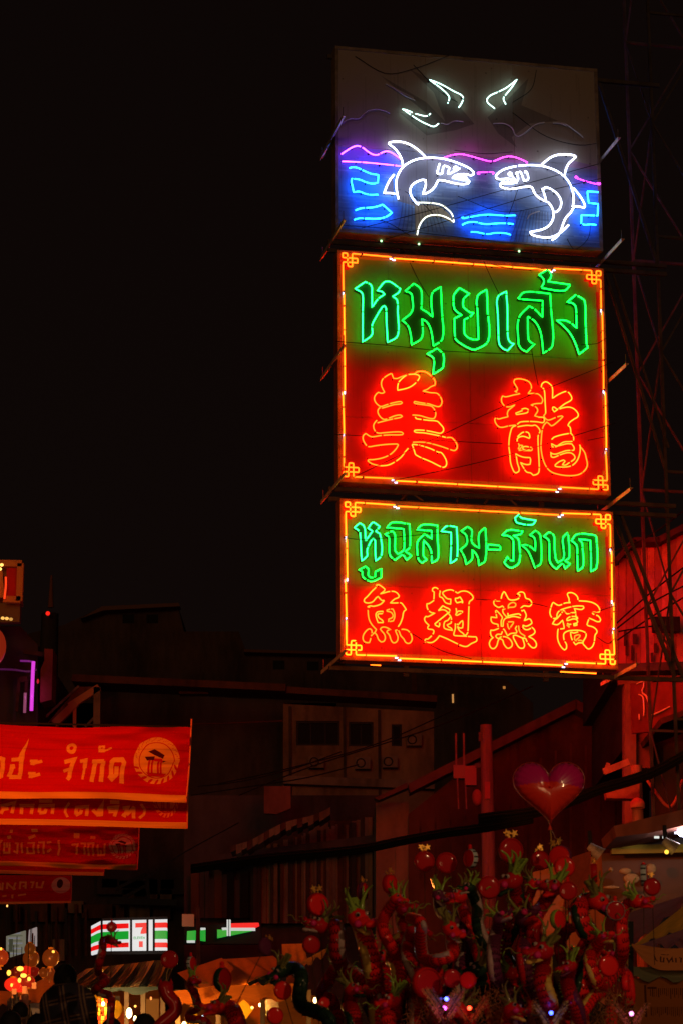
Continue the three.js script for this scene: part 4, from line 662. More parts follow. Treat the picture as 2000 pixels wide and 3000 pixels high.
// ---------------------------------------------------------------- red cloth banners hung one behind the other along the street
const plane = (px, py, ref, d) => { // a point of the upright plane square to the street that crosses photograph column `ref` at depth d
  const n = V(Math.sin(STREET), 0, Math.cos(STREET)), p0 = at(ref, py, d), r = at(px, py, 1).sub(EYE);
  return EYE.clone().addScaledVector(r, p0.clone().sub(EYE).dot(n) / r.dot(n));
};
function clothSheet(c4, ref, d, ripple, nx = 60, ny = 14, ph = 0) { // c4: corner pixels TL, TR, BR, BL
  const g = new THREE.PlaneGeometry(1, 1, nx, ny), p = g.attributes.position, uv = g.attributes.uv;
  for (let i = 0; i < p.count; i++) {
    const u = uv.getX(i), v = 1 - uv.getY(i), L = (a, b, t) => [a[0] + (b[0] - a[0]) * t, a[1] + (b[1] - a[1]) * t], [x, y] = L(L(c4[0], c4[1], u), L(c4[3], c4[2], u), v);
    const q = plane(x, y, ref, d); q.y -= 0.03 * Math.sin(Math.PI * u) * (1 - v); q.z += ripple * (0.45 * Math.sin((u * 0.8 + v) * 26 + ph) * u * u * u + 0.3 * Math.sin(v * 44 + u * 11) * u + 0.5 * Math.sin(v * 17 + u * 5 + ph) * (0.25 + u * u) + Math.sin(u * 9 + v * 2 + ph) * 0.8 + 0.25 * Math.sin(v * 31 - u * 23 + ph));
    p.setXYZ(i, q.x, q.y, q.z);
  }
  g.computeVertexNormals(); return g;
}
const RED = 'rgb(172,8,6)', GOLD = 'rgb(206,146,62)';
// x0..x1 and y0..y1: the patch of the photograph the cloth covers; strokes are brush lines in those units
function banner(label, c4, d, draw, hem, ripple = 0.05, ph = 0) {
  const o = thing('street_banner', label, 'banner', 'red banners hung across the street'), [A, B, C, D] = c4, W = B[0] - A[0], H = Math.max(C[1] - B[1], D[1] - A[1]), k = Math.min(2.2, 2000 / W);
  const tex = canvas(Math.round(W * k), Math.round(H * k), (c, w, h) => {
    c.fillStyle = RED; c.fillRect(0, 0, w, h);
    c.lineCap = 'butt'; c.lineJoin = 'miter'; c.strokeStyle = c.fillStyle = GOLD;
    const X = (x) => (x - A[0]) * k, Y = (x, y) => (y - (A[1] + ((B[1] - A[1]) * (x - A[0])) / W)) * k;
    draw(c, (s, lw) => { c.lineWidth = lw * k; c.beginPath(); s.split(' ').forEach((t, i) => { const [x, y] = t.split(',').map(Number); i ? c.lineTo(X(x), Y(x, y)) : c.moveTo(X(x), Y(x, y)); }); c.stroke(); }, (x) => X(x), (x, y) => Y(x, y), k);
    if (hem) { c.fillStyle = GOLD; c.fillRect(0, h - hem * k, w, hem * k); }
    for (let i = 0; i < 50; i++) { c.fillStyle = `rgba(40,0,0,${rnd(0.01, 0.06)})`; c.fillRect(0, rnd(h), w, rnd(1, 9)); }
  });
  const m = phys(1, 1, 1, { map: tex, roughness: 0.95, specularIntensity: 0.06, transmission: 0.3, thickness: 0, side: THREE.DoubleSide });
  part(o, 'cloth', clothSheet(c4, B[0], d, ripple, 70, 16, ph), m);
  const a = plane(A[0], A[1], B[0], d), b = plane(B[0] + 6, B[1], B[0], d); part(o, 'top_rope', wire([a, a.clone().lerp(b, 0.5), b], 0.012), M.wire);
  part(o, 'side_cord', wire([plane(C[0], C[1], B[0], d), plane((B[0] + C[0]) / 2 + 2, (B[1] + C[1]) / 2, B[0], d), plane(B[0] + 1, B[1] - 24, B[0], d)], 0.012), mat(0.4, 0.1, 0.06));
  return o;
}
const zs = (x0, y0, k, s) => s.split(' ').map((t) => { const [x, y] = t.split(',').map(Number); return `${(x0 + x * k).toFixed(1)},${(y0 + y * k).toFixed(1)}`; }).join(' ');
const emblem = (c, x, y, r, k, tall = 1, col = GOLD) => {
  c.save(); c.translate(x, y); c.scale(1, tall); c.fillStyle = col; c.beginPath(); c.arc(0, 0, r * k, 0, 7); c.fill();
  c.strokeStyle = RED; c.lineWidth = 2.6 * k; c.beginPath(); c.arc(0, 0, r * 0.76 * k, 0, 7); c.stroke();
  c.lineWidth = 1.2 * k; for (let i = 0; i < 30; i++) { const a = Math.PI * (1.03 + (i / 30) * 0.94), q = r * (0.83 + 0.09 * ((i * 7) % 3) / 2); c.beginPath(); c.moveTo(Math.cos(a) * q * k, Math.sin(a) * q * k); c.lineTo(Math.cos(a + 0.05) * (q + 5) * k, Math.sin(a + 0.05) * (q + 5) * k); c.stroke(); }
  c.fillStyle = RED; for (let i = 0; i < 9; i++) { const a = 0.35 + i * 0.3; c.beginPath(); c.ellipse(Math.cos(a) * r * 0.92 * k, Math.sin(a) * r * 0.92 * k, r * 0.14 * k, r * 0.05 * k, a + 0.7, 0, 7); c.fill(); }
  c.fillStyle = 'rgb(70,8,10)'; const q = (l) => { c.beginPath(); l.forEach(([a, b], i) => (i ? c.lineTo(a * r * k, b * r * k) : c.moveTo(a * r * k, b * r * k))); c.fill(); };
  q([[-0.38, -0.38], [-0.1, -0.48], [0.33, -0.26], [0.25, -0.12], [-0.1, -0.25]]); q([[-0.52, -0.16], [-0.1, -0.2], [-0.12, -0.06], [-0.42, 0]]); q([[0.16, -0.06], [0.4, -0.02], [0.3, 0.08], [0.18, 0.06]]);
  c.fillStyle = RED; for (const px of [-0.36, -0.22, 0.05, 0.17]) c.fillRect(px * r * k, -0.05 * r * k, 0.09 * r * k, 0.62 * r * k); c.fillRect(-0.12 * r * k, -0.12 * r * k, 0.34 * r * k, 0.14 * r * k);
  q([[-0.42, 0.55], [0.45, 0.55], [0.3, 0.7], [-0.3, 0.7]]); c.restore();
};
{
  const k1 = 0.17857, k2 = 0.19133;
  banner('nearest red banner, with large gold Thai letters and a round gate emblem', [[-240, 2112], [561, 2130], [546, 2350], [-240, 2330]], 30, (c, S, X, Y, k) => {
    for (const s of ['0,770 60,785 35,1070 0,1085', '195,790 330,775 385,670 360,780 340,1070 360,1085', '165,1085 205,900 255,895', '165,1085 370,1085']) S(zs(0, 2080, k1, s), 12.5);
    for (const s of ['1075,830 1240,785 1200,900 1180,1100 1145,1140', '1075,995 1200,940', '1340,825 1430,805 1430,950']) S(zs(0, 2080, k1, s), 12.5);
    S(zs(0, 2080, k1, '1428,930 1405,1150'), 7.5);
    for (const s of ['495,800 600,800 600,830 700,800', '475,1015 580,1020 580,1060 680,1030']) S(zs(0, 2080, k1, s), 9); S(zs(0, 2080, k1, '510,820 580,830'), 17); S(zs(0, 2080, k1, '490,1050 560,1060'), 17);
    for (const s of ['30,775 215,775', '205,770 190,1110', '85,790 45,1110', '320,1060 345,1000 335,790 370,760 500,760 525,800 500,1125', '425,870 425,1000 330,1085']) S(zs(270, 2080, k2, s), 13);
    S(zs(270, 2080, k2, '125,585 225,585'), 20); S(zs(270, 2080, k2, '205,620 270,600 330,570'), 5);
    c.lineWidth = 10 * k; c.beginPath(); c.arc(X(213), Y(213, 2187), 11 * k, 0, 7); c.stroke();
    c.fillStyle = RED; c.beginPath(); c.arc(X(304), Y(304, 2190), 2.4 * k, 0, 7); c.fill();
    emblem(c, X(466), Y(466, 2228), 67, k);
  }, 21, 0.1, 0);
  banner('second red banner, only its line of bracketed Thai letters showing under the nearest banner', [[-240, 2210], [549, 2230], [549, 2427], [-240, 2410]], 31.2, (c, S, X, Y, k) => {
    for (const s of ['10,1570 120,1545 240,1510 195,1690', '20,1700 50,1625 140,1605', '325,1560 545,1560 515,1705', '365,1590 350,1705', '650,1680 665,1570 880,1560 865,1710', '765,1620 745,1680 650,1690', '645,1485 870,1490', '1250,1720 1265,1600 1445,1585 1425,1745', '1345,1640 1330,1690 1250,1735']) S(zs(0, 2080, k1, s), 10);
    for (const s of ['15,1530 75,1595 155,1470 145,1605 70,1615', '235,1505 390,1485 345,1635', '255,1560 370,1550', '280,1410 425,1415', '470,1505 545,1495 500,1620 465,1600', '530,1615 650,1480', '635,1480 640,1670']) S(zs(270, 2080, k2, s), 10.5);
    S(zs(0, 2080, k1, '1150,1520 1090,1600 1075,1680 1120,1765'), 7.5); S(zs(270, 2080, k2, '750,1440 805,1520 795,1610 725,1665'), 8);
    emblem(c, X(487), Y(487, 2335), 40, k, 1.55, 'rgb(206,104,44)');
  }, 18, 0.04, 1);
  const k3 = 0.26786;
  banner('third red banner, smaller, with a grey disc emblem and thin gold Thai letters', [[-240, 2395], [407, 2412], [402, 2547], [-240, 2532]], 46, (c, S, X, Y, k) => {
    for (const s of ['25,215 0,280 5,380', '60,250 60,370 120,370 120,250', '90,250 90,310', '180,260 215,265 205,370 165,350', '255,250 260,375', '315,260 390,260 385,375 315,375 320,310', '435,255 500,255 490,380', '440,280 435,370', '530,260 580,250', '530,360 580,330', '655,220 665,320 645,395', '795,280 860,270 840,380', '890,260 940,260 925,375', '960,260 1040,255', '975,270 970,390', '1025,265 1020,390', '1075,270 1075,385 1140,380 1155,260', '1105,330 1105,385']) S(zs(0, 2400, k3, s), 6);
    for (const s of ['85,190 130,185', '130,100 130,140', '325,205 400,175', '360,120 430,120', '815,185 875,185', '990,190 1045,190', '815,160 875,160']) S(zs(0, 2400, k3, s), 9);
    emblem(c, X(360), Y(360, 2478), 39, k, 1, 'rgb(196,160,140)');
  }, 14, 0.16, 2);
  banner('fourth red banner, only its gold hem showing under the third', [[-240, 2450], [306, 2465], [304, 2566], [-240, 2554]], 54, () => {}, 11, 0.04, 3);
  const k5 = 0.26786;
  banner('farthest red banner, with short gold Thai letters and a grey drop emblem', [[-240, 2556], [209, 2564], [208, 2646], [-240, 2652]], 62, (c, S, X, Y, k) => {
    for (const s of ['0,700 5,770 30,775 35,690', '85,690 80,770', '85,700 150,770 175,690', '150,770 175,770', '220,775 225,690 285,690 285,770', '250,740 285,735', '335,690 370,690 350,765', '410,690 405,755 460,760 480,680', '30,860 75,855', '140,840 140,890', '200,855 290,840']) S(zs(0, 2400, k5, s), 6);
    c.fillStyle = 'rgb(190,150,125)'; c.beginPath(); c.arc(X(180), Y(180, 2598), 28 * k, 0, 7); c.fill(); c.fillStyle = 'rgb(60,20,14)'; c.beginPath(); c.ellipse(X(177), Y(177, 2592), 9 * k, 15 * k, 0.1, 0, 7); c.fill();
  }, 8, 0.03, 4);
}
// unseen hooded floodlights, added to brighten the banners and the toys
function floodlight(name, label, p, target, color, power, angle) {
  const o = thing(name, label, 'floodlight'), d = target.clone().sub(p).normalize();
  part(o, 'pole', new THREE.CylinderGeometry(0.06, 0.09, p.y, 12).translate(p.x - d.x * 0.3, p.y / 2, p.z - d.z * 0.3), M.steel);
  const q = new THREE.Quaternion().setFromUnitVectors(V(0, 0, 1), d), put = (g, s) => g.applyQuaternion(q).translate(p.x + d.x * s, p.y + d.y * s, p.z + d.z * s);
  part(o, 'housing', put(new THREE.CylinderGeometry(0.13, 0.22, 0.35, 16, 1, true).rotateX(-Math.PI / 2), -0.1), M.steel);
  part(o, 'lamp_lens', put(new THREE.CircleGeometry(0.16, 20), 0.02), lit(color.r * 8, color.g * 8, color.b * 8));
  const l = new THREE.SpotLight(color, power, 0, angle, 0.7, 2); l.position.copy(p).addScaledVector(d, 0.1); l.target.position.copy(target); l.shadow.radius = 8; l.castShadow = true; o.add(l); scene.add(l.target);
}
floodlight('added_banner_floodlight', 'added unseen orange floodlight on a pole, brightening the nearest red banner', V(-5.8, 4.9, -21), V(-2.8, 5.4, -31), rgb(1, 0.15, 0.008), 420, 0.5);
floodlight('added_toy_floodlight', 'added unseen warm floodlight on a pole, brightening the toy bunch', V(5.6, 6.2, -3.5), V(2.7, 2.3, -14.4), rgb(1, 0.58, 0.26), 70, 0.6);

// ---------------------------------------------------------------- convenience store fascia, glowing
{
  const d = 58, o = thing('shop_sign', 'curved lit shop sign with red and green stripes and a big red 7', 'shop sign');
  const E = 1.0, stripes = (c, w, h, curve) => { c.fillStyle = '#dcdcdc'; c.fillRect(0, 0, w, h); c.fillStyle = '#f00808'; c.fillRect(0, h * 0.12, w, h * 0.16); c.fillRect(0, h * 0.74, w, h * 0.15); c.fillStyle = '#069a26'; c.fillRect(0, h * 0.37, w, h * 0.26); };
  const tS = canvas(64, 256, stripes), t7 = canvas(256, 512, (c, w, h) => {
    c.fillStyle = '#dadada'; c.fillRect(0, 0, w, h); c.fillStyle = '#ee1010'; c.fillRect(60, 60, 190, 72);
    c.beginPath(); c.moveTo(250, 60); c.lineTo(256, 132); c.quadraticCurveTo(190, 180, 186, 232); c.lineTo(256, 232); c.lineTo(256, 60); c.fill();
    c.beginPath(); c.moveTo(186, 60); c.lineTo(250, 60); c.quadraticCurveTo(150, 150, 148, 235); c.lineTo(215, 235); c.quadraticCurveTo(216, 180, 256, 130); c.fill();
    c.fillRect(122, 352, 66, 92); c.fillStyle = '#14a04a'; c.font = 'bold 58px sans-serif'; c.fillText('ELEVEn', 26, 316);
  }), tW = canvas(16, 16, (c, w, h) => { c.fillStyle = '#d8d8d8'; c.fillRect(0, 0, w, h); });
  for (const [x0, x1, y0, y1, z0, z1, t] of [[268, 296, [2713, 2698], [2797, 2789], 0.9, 0.35, tS], [302, 377, [2697, 2694], [2788, 2785], 0.3, 0, tS], [378, 383, [2694, 2694], [2785, 2785], 0, 0, tW], [387, 431, [2694, 2692], [2788, 2787], 0, 0, t7], [435, 449, [2692, 2692], [2787, 2787], 0, 0, tW], [454, 489, [2692, 2691], [2786, 2786], 0, 0, tS]]) {
    const P = (x, y, z) => at(x, y, d + z), a = P(x0, y1[0], z0), b = P(x1, y1[1], z1), c = P(x1, y0[1], z1), e = P(x0, y0[0], z0), g = new THREE.BufferGeometry();
    const back = [a, b, c, e].map((p) => p.clone().add(V(0, 0, -0.25))), v = [a, b, c, e, ...back];
    g.setAttribute('position', new THREE.Float32BufferAttribute(v.flatMap((p) => p.toArray()), 3)); g.setAttribute('uv', new THREE.Float32BufferAttribute([0, 0, 1, 0, 1, 1, 0, 1, 0, 0, 1, 0, 1, 1, 0, 1], 2));
    g.setIndex([0, 1, 2, 0, 2, 3, 5, 4, 7, 5, 7, 6, 3, 2, 6, 3, 6, 7, 1, 0, 4, 1, 4, 5, 1, 5, 6, 1, 6, 2, 4, 0, 3, 4, 3, 7]);
    const flat = g.toNonIndexed(); flat.computeVertexNormals();
    part(o, 'sign_panel', flat, new THREE.MeshStandardMaterial({ color: 0x222222, emissive: 0xffffff, emissiveIntensity: E, emissiveMap: t, roughness: 0.4 }));
  }
  parts(o, 'frame', [bar(at(300, 2694, d - 0.05), at(492, 2689, d - 0.05), 0.06), bar(at(300, 2792, d - 0.05), at(492, 2790, d - 0.05), 0.08), bar(at(385, 2692, d - 0.03), at(385, 2790, d - 0.03), 0.05), bar(at(433, 2691, d - 0.03), at(433, 2790, d - 0.03), 0.05), bar(at(451.5, 2691, d - 0.03), at(451.5, 2790, d - 0.03), 0.05), bar(at(299, 2697, d + 0.3), at(299, 2790, d + 0.3), 0.05)], M.black);
  const l = new THREE.PointLight(rgb(0.8, 1, 0.85), 2); l.position.copy(at(400, 2740, d - 1.2)); l.shadow.radius = 20; o.add(l);
}
{
  const d = 60, o = thing('shop_sign', 'farther striped shop sign, red and white and green, broken by dark poles', 'shop sign');
  const q = (pts, m) => part(o, 'sign_panel', mass(pts, d, 0.15), m), red = lit(0.9, 0.01, 0.015), grn = lit(0.006, 0.34, 0.03), wh = lit(0.55, 0.58, 0.55);
  q([[549, 2728], [574, 2726], [573, 2754], [548, 2755]], grn); q([[586, 2726], [602, 2724], [602, 2757], [586, 2755]], grn); q(rectPx(548, 2755, 571, 2761), wh); q(rectPx(588, 2718, 602, 2724), wh);
  q([[637, 2723], [664, 2724], [664, 2742], [637, 2748]], grn); q([[677, 2727], [738, 2727], [677, 2740]], grn); q(rectPx(677, 2718, 748, 2726), wh); q([[650, 2718], [664, 2717], [664, 2725], [652, 2726]], wh); q([[677, 2705], [758, 2703], [760, 2712], [748, 2718], [677, 2718]], red); q(rectPx(665, 2694, 669, 2741), wh); q(rectPx(672, 2694, 676, 2741), wh);
  part(o, 'fascia', mass([[540, 2715], [765, 2698], [765, 2765], [540, 2765]], d + 0.3, 0.3), M.black);
  for (const x of [578, 583]) part(o, 'support_pole', bar(at(x, 2660, d - 0.4), at(x + 2, 2860, d - 0.4), 0.05), M.wood);
}
{ // two pale light boxes on the left
  const d = 60, o = thing('light_box_board', 'pale lit notice board with faint green print, left of a narrower board', 'notice board');
  const t = canvas(128, 192, (c, w, h) => { c.fillStyle = '#8a8672'; c.fillRect(0, 0, w, h); for (let i = 0; i < 9; i++) { c.fillStyle = i % 2 ? '#6d7058' : '#8f8f98'; c.fillRect(12 + rnd(10), 14 + i * 18, 60 + rnd(40), 9); } c.fillStyle = '#4a4c3a'; c.fillRect(20, 60, 26, 90); });
  const a = [[19, 2743], [75, 2726], [75, 2792], [30, 2806], [30, 2790], [19, 2785]];
  const g = mass(a, d, 0.12); { const p = g.attributes.position, uv = g.attributes.uv, b = new THREE.Box3().setFromBufferAttribute(p), s = b.getSize(V(0, 0, 0)); for (let i = 0; i < p.count; i++) uv.setXY(i, (p.getX(i) - b.min.x) / s.x, (p.getY(i) - b.min.y) / s.y); }
  part(o, 'lit_face', g, new THREE.MeshStandardMaterial({ color: 0x444444, map: t, emissive: 0xffffff, emissiveMap: t, emissiveIntensity: 0.55 }));
  part(o, 'frame', bar(at(26, 2812, d), at(78, 2796, d), 0.08), M.black);
  const o2 = thing('light_box_board', 'narrow pale lit board beside the larger notice board, over the red lanterns', 'notice board');
  part(o2, 'lit_face', mass([[86, 2724], [108, 2716], [108, 2772], [82, 2768]], d, 0.12), new THREE.MeshStandardMaterial({ color: 0x444444, emissive: rgb(0.26, 0.21, 0.2) }));
  part(o2, 'stripe', mass([[94, 2735], [98, 2733], [99, 2770], [92, 2770]], d - 0.1, 0.05), M.wood);
}
// ---------------------------------------------------------------- market stalls
const LAMP = [];
function bulb(px, py, d, w, h, c, power, label, light) {
  const p = at(px, py, d), r = (w * d) / FOCAL / 2, o = tag(part(scene, numbered('hanging_bulb'), new THREE.SphereGeometry(r, 14, 10).scale(1, h / w, 1).translate(p.x, p.y, p.z), lit(...c)), label, 'light bulb');
  if (light) { const l = new THREE.PointLight(rgb(light[0], light[1] * 0.72, light[2] * 0.4), power * 0.22); l.position.copy(p); l.castShadow = true; scene.add(l); }
  return o;
}
function canopy(o, name, pts, depths, m, folds = 0.05) { // a tent sheet through four photograph points, sagging a little
  const P = pts.map(([x, y], i) => at(x, y, depths[i])), g = new THREE.PlaneGeometry(1, 1, 14, 10), p = g.attributes.position, uv = g.attributes.uv;
  for (let i = 0; i < p.count; i++) { const u = uv.getX(i), v = 1 - uv.getY(i), q = P[0].clone().lerp(P[1], u).lerp(P[3].clone().lerp(P[2], u), v); q.y -= folds * Math.sin(Math.PI * u) * Math.sin(Math.PI * v) + 0.03 * Math.sin(u * 19) * v; p.setXYZ(i, q.x, q.y, q.z); }
  g.computeVertexNormals(); return part(o, name, g, m);
}
{
  const o = thing('market_stall', 'market stall with a striped grey and blue canopy below the big red 7', 'market stall');
  const c = [fabric(0.5, 0.4, 0.3), fabric(0.05, 0.09, 0.12), fabric(0.4, 0.25, 0.12), fabric(0.07, 0.09, 0.08)];
  for (let k = 0; k < 12; k++) { const t = (a, b, s) => [a[0] + (b[0] - a[0]) * s, a[1] + (b[1] - a[1]) * s], T0 = [255, 2838], T1 = [520, 2806], B0 = [168, 2896], B1 = [486, 2890]; canopy(o, 'canopy_stripe', [t(T0, T1, k / 12), t(T0, T1, (k + 0.98) / 12), t(B0, B1, (k + 0.98) / 12), t(B0, B1, k / 12)], [31, 31, 27, 27], c[k % 4], 0.06); }
  canopy(o, 'valance', [[168, 2896], [486, 2890], [486, 2906], [168, 2914]], [27, 27, 27, 27], c[1], 0.02);
  for (const x of [262, 372, 420, 478]) part(o, 'tent_pole', bar(at(x, 2890, 27.3), at(x, 3300, 27.3), 0.05), M.steel);
  canopy(o, 'back_sheet', [[230, 2900], [500, 2900], [500, 3080], [230, 3080]], [31, 31, 31, 31], fabric(0.5, 0.22, 0.05), 0);
  part(o, 'counter', box(1.9, 0.9, 0.6, at(330, 3000, 28).x, 0.45, -28), M.wood);
  for (const [x, y, s] of [[318, 2952, 0.12], [330, 2942, 0.09], [428, 2950, 0.16]]) part(o, 'hanging_cloth', mass(rectPx(x, y - 24, x + 300 * s * 0.8, y + 40), 29, 0.03), s === 0.09 ? mat(0.3, 0.32, 0.5) : mat(0.5, 0.35, 0.2));
}
{
  const o = thing('market_stall', 'market stall with ochre tent sheets behind the boy in the plaid shirt', 'market stall'), f = fabric(0.5, 0.24, 0.07);
  canopy(o, 'canopy', [[60, 2902], [168, 2846], [200, 2944], [60, 2948]], [30, 31, 26, 26], f); canopy(o, 'canopy', [[-60, 2900], [60, 2905], [60, 2948], [-60, 2950]], [30, 30, 26, 26], f);
  canopy(o, 'valance', [[88, 2940], [136, 2936], [136, 2972], [96, 2972]], [26, 26, 26, 26], fabric(0.45, 0.4, 0.42), 0.02); canopy(o, 'grey_sheet', [[22, 2930], [52, 2905], [60, 2955], [20, 2962]], [26, 26, 25.5, 25.5], fabric(0.3, 0.26, 0.28), 0.03); canopy(o, 'pink_sheet', [[52, 2922], [84, 2908], [86, 2960], [56, 2950]], [26, 26, 26, 26], fabric(0.45, 0.25, 0.2), 0.02);
  for (const x of [-20, 84, 200]) part(o, 'tent_pole', bar(at(x, 2930, 26.5), at(x, 3300, 26.5), 0.05), M.steel);
}
{
  const o = thing('market_stall', 'market stall with peaked orange tent roofs left of the balloon bunch', 'market stall'), f = fabric(0.6, 0.19, 0.03), g = fabric(0.5, 0.15, 0.03);
  canopy(o, 'canopy', [[520, 2850], [650, 2806], [692, 2838], [600, 2920]], [29, 30, 28, 26], g); canopy(o, 'canopy', [[650, 2810], [719, 2806], [826, 2872], [600, 2925]], [30.4, 30.6, 27, 26], f); canopy(o, 'canopy', [[719, 2806], [800, 2800], [910, 2880], [760, 2925]], [30.7, 31, 27, 26.4], g);
  canopy(o, 'valance', [[500, 2905], [620, 2890], [640, 2935], [510, 2950]], [26, 26, 26, 26], f, 0.03); canopy(o, 'valance', [[620, 2888], [905, 2880], [880, 2926], [640, 2935]], [26, 26, 26, 26], f, 0.05);
  canopy(o, 'dark_awning', [[822, 2838], [842, 2860], [835, 2880], [724, 2880]], [24.5, 24.5, 24, 24], fabric(0.06, 0.07, 0.06, 0.15), 0.01);
  canopy(o, 'canopy', [[826, 2766], [890, 2764], [905, 2830], [828, 2838]], [29, 29, 28.6, 28.6], fabric(0.6, 0.26, 0.08), 0.02); canopy(o, 'canopy', [[868, 2826], [960, 2776], [966, 2790], [872, 2842]], [25, 25, 24.8, 24.8], fabric(0.65, 0.25, 0.06), 0.01);
  canopy(o, 'back_sheet', [[480, 2925], [980, 2915], [980, 3090], [480, 3090]], [31, 31, 31, 31], fabric(0.6, 0.28, 0.05), 0);
  for (const x of [522, 640, 770, 905]) part(o, 'tent_pole', bar(at(x, 2900, 26.6), at(x, 3300, 26.6), 0.05), M.steel);
  part(o, 'counter', box(2.2, 0.9, 0.6, at(700, 3000, 28).x, 0.45, -28), M.wood);
  canopy(o, 'white_banner', [[778, 2928], [815, 2924], [820, 2985], [780, 2972]], [27, 27, 27, 27], fabric(0.5, 0.5, 0.52), 0.01);
}
for (const [x, y, s, label] of [[345, 2958, 30, 'yellow price card hanging beside the tall white bulb'], [566, 2992, 34, 'yellow price card hanging low beside the bluish bulb'], [715, 2962, 36, 'largest yellow price card, hung by one corner under the orange tent'], [285, 2922, 30, 'yellow card hanging under the striped canopy beside the boy in plaid']])
  tag(part(scene, numbered('price_card'), mass([[x, y - s], [x + s * 0.75, y - s * 0.1], [x - s * 0.1, y + s], [x - s * 0.75, y - s * 0.2]], 27.6, 0.012), fabric(0.85, 0.55, 0.04, 0.3)), label, 'price card');
const W = [9, 6.2, 2.6], Y = [6, 2.6, 0.5];
bulb(379, 2968, 26.8, 17, 30, W, 9, 'tall white glowing bulb in the middle of the striped stall', [1, 0.62, 0.24]);
bulb(303, 2941, 26.8, 10, 13, W, 4, 'round white bulb glowing beside the orange packets under the striped canopy', [1, 0.55, 0.2]);
bulb(277, 2964, 26.5, 10, 20, [2.5, 3, 7], 1, 'narrow bluish white bulb beside the plaid shoulder of the boy', [0.6, 0.7, 1]);
bulb(396, 2984, 26.2, 9, 16, W, 2, 'slanting white bulb just beyond the tall white one', [1, 0.5, 0.14]);
bulb(328, 2949, 26.8, 6, 14, Y, 0, 'small yellow bulb between the round white bulb and the tall one'); bulb(262, 2969, 26.4, 5, 9, Y, 0, 'tiny yellow bulb touching the boy in plaid'); bulb(270, 2954, 26.6, 6, 12, [3, 1.6, 0.7], 0, 'small amber bulb above the narrow bluish bulb');
bulb(594, 2982, 26.5, 13, 14, [6, 5.5, 6], 5, 'white bulb with a violet rim under the ochre tents', [1, 0.55, 0.2]);
bulb(763, 2944, 27, 10, 11, W, 7, 'round white bulb under the peaked orange tent', [1, 0.55, 0.16]);
bulb(923, 2931, 26, 10, 18, W, 6, 'flame shaped white bulb beside the black dragon', [1, 0.5, 0.13]);
bulb(500, 2985, 26, 9, 11, [6, 5, 5], 4, 'white bulb beside the dark red cat toy', [1, 0.5, 0.12]); bulb(540, 2999, 26.5, 12, 12, W, 5, 'white bulb cut by the picture edge below the curling dragon', [1, 0.5, 0.12]); bulb(739, 2952, 27, 8, 8, Y, 2, 'yellow bulb in front of the largest price card', [1, 0.5, 0.12]);
bulb(397, 2948, 27.5, 7, 7, [2.5, 1.2, 0.2], 0, 'faint amber bulb above the slanting white one'); bulb(443, 2925, 27.5, 6, 10, [2, 0.5, 0.1], 0, 'small orange bulb under the canopy edge'); bulb(22, 2654, 60, 5, 7, [2.2, 1, 0.25], 0, 'tiny amber lamp under the hem of the farthest banner');
{ // stack of bright packets
  const o = thing('packet_display', 'display of red, orange and yellow packets hanging under the striped canopy', 'packets');
  const cs = [mat(0.6, 0.05, 0.02), mat(0.7, 0.3, 0.03), mat(0.6, 0.5, 0.08), mat(0.5, 0.1, 0.03)];
  for (let r = 0; r < 6; r++) for (let c = 0; c < 3; c++) part(o, 'packet', mass(rectPx(286 + c * 10 + rnd(3), 2925 + r * 13, 294 + c * 10 + rnd(3), 2936 + r * 13), 26.9 + rnd(0.1), 0.03), cs[(r * 3 + c * 2) % 4]);
}
// lit red lanterns on the left
const LANTERN = [[38, 2884, 24], [62, 2888, 24], [80, 2846, 20], [82, 2876, 22], [48, 2849, 17], [100, 2846, 17], [4, 2805, 22], [89, 2780, 17], [92, 2808, 24], [150, 2806, 25], [128, 2850, 13], [146, 2852, 17]];
LANTERN.forEach(([x, y, r], i) => {
  const d = 24 + (i % 3) * 0.4, o = thing('red_lantern', ['big bright red lantern at the bottom of the lit cluster', 'bright red lantern beside the biggest one in the cluster', 'red lantern in the upper row of the cluster, the brightest there', 'dull red lantern with a gold core in the cluster', 'small dark red lantern at the outer top of the cluster', 'dark red lantern at the inner top of the cluster', 'orange red lantern alone at the picture edge below the pale notice board', 'small dark red lantern right below the narrow pale board', 'tall dim red lantern between the narrow pale board and the cluster', 'large dim red lantern hanging alone over the boy in plaid', 'tiny red lantern low under the large dim one', 'small red lantern low beside the tiny one under the large dim one'][i], 'lantern', undefined, at(x, y, d)), R = (r * d) / FOCAL, b = [1, 1, 0.8, 0.35, 0.14, 0.14, 0.3, 0.09, 0.12, 0.13, 0.12, 0.14][i];
  part(o, 'lantern_body', new THREE.SphereGeometry(R, 20, 14).scale(1, i < 6 ? 0.82 : 1.05, 1), lit(0.95 * b, 0.02 * b + (i > 5 ? 0.012 : 0), 0.006 * b));
  part(o, 'cap', [cyl(R * 0.35, R * 0.35, R * 0.2, 0, R * (i < 6 ? 0.86 : 1.08), 0), cyl(R * 0.35, R * 0.35, R * 0.2, 0, -R * (i < 6 ? 0.86 : 1.08), 0)], mat(0.6, 0.35, 0.06));
  part(o, 'hook_wire', cyl(0.004, 0.004, 0.3, 0, R + 0.15, 0, 5), M.wire);
  part(o, 'tassel', new THREE.ConeGeometry(R * 0.15, R * 0.6, 8).translate(0, -R * 1.3, 0), mat(0.7, 0.5, 0.3));
});
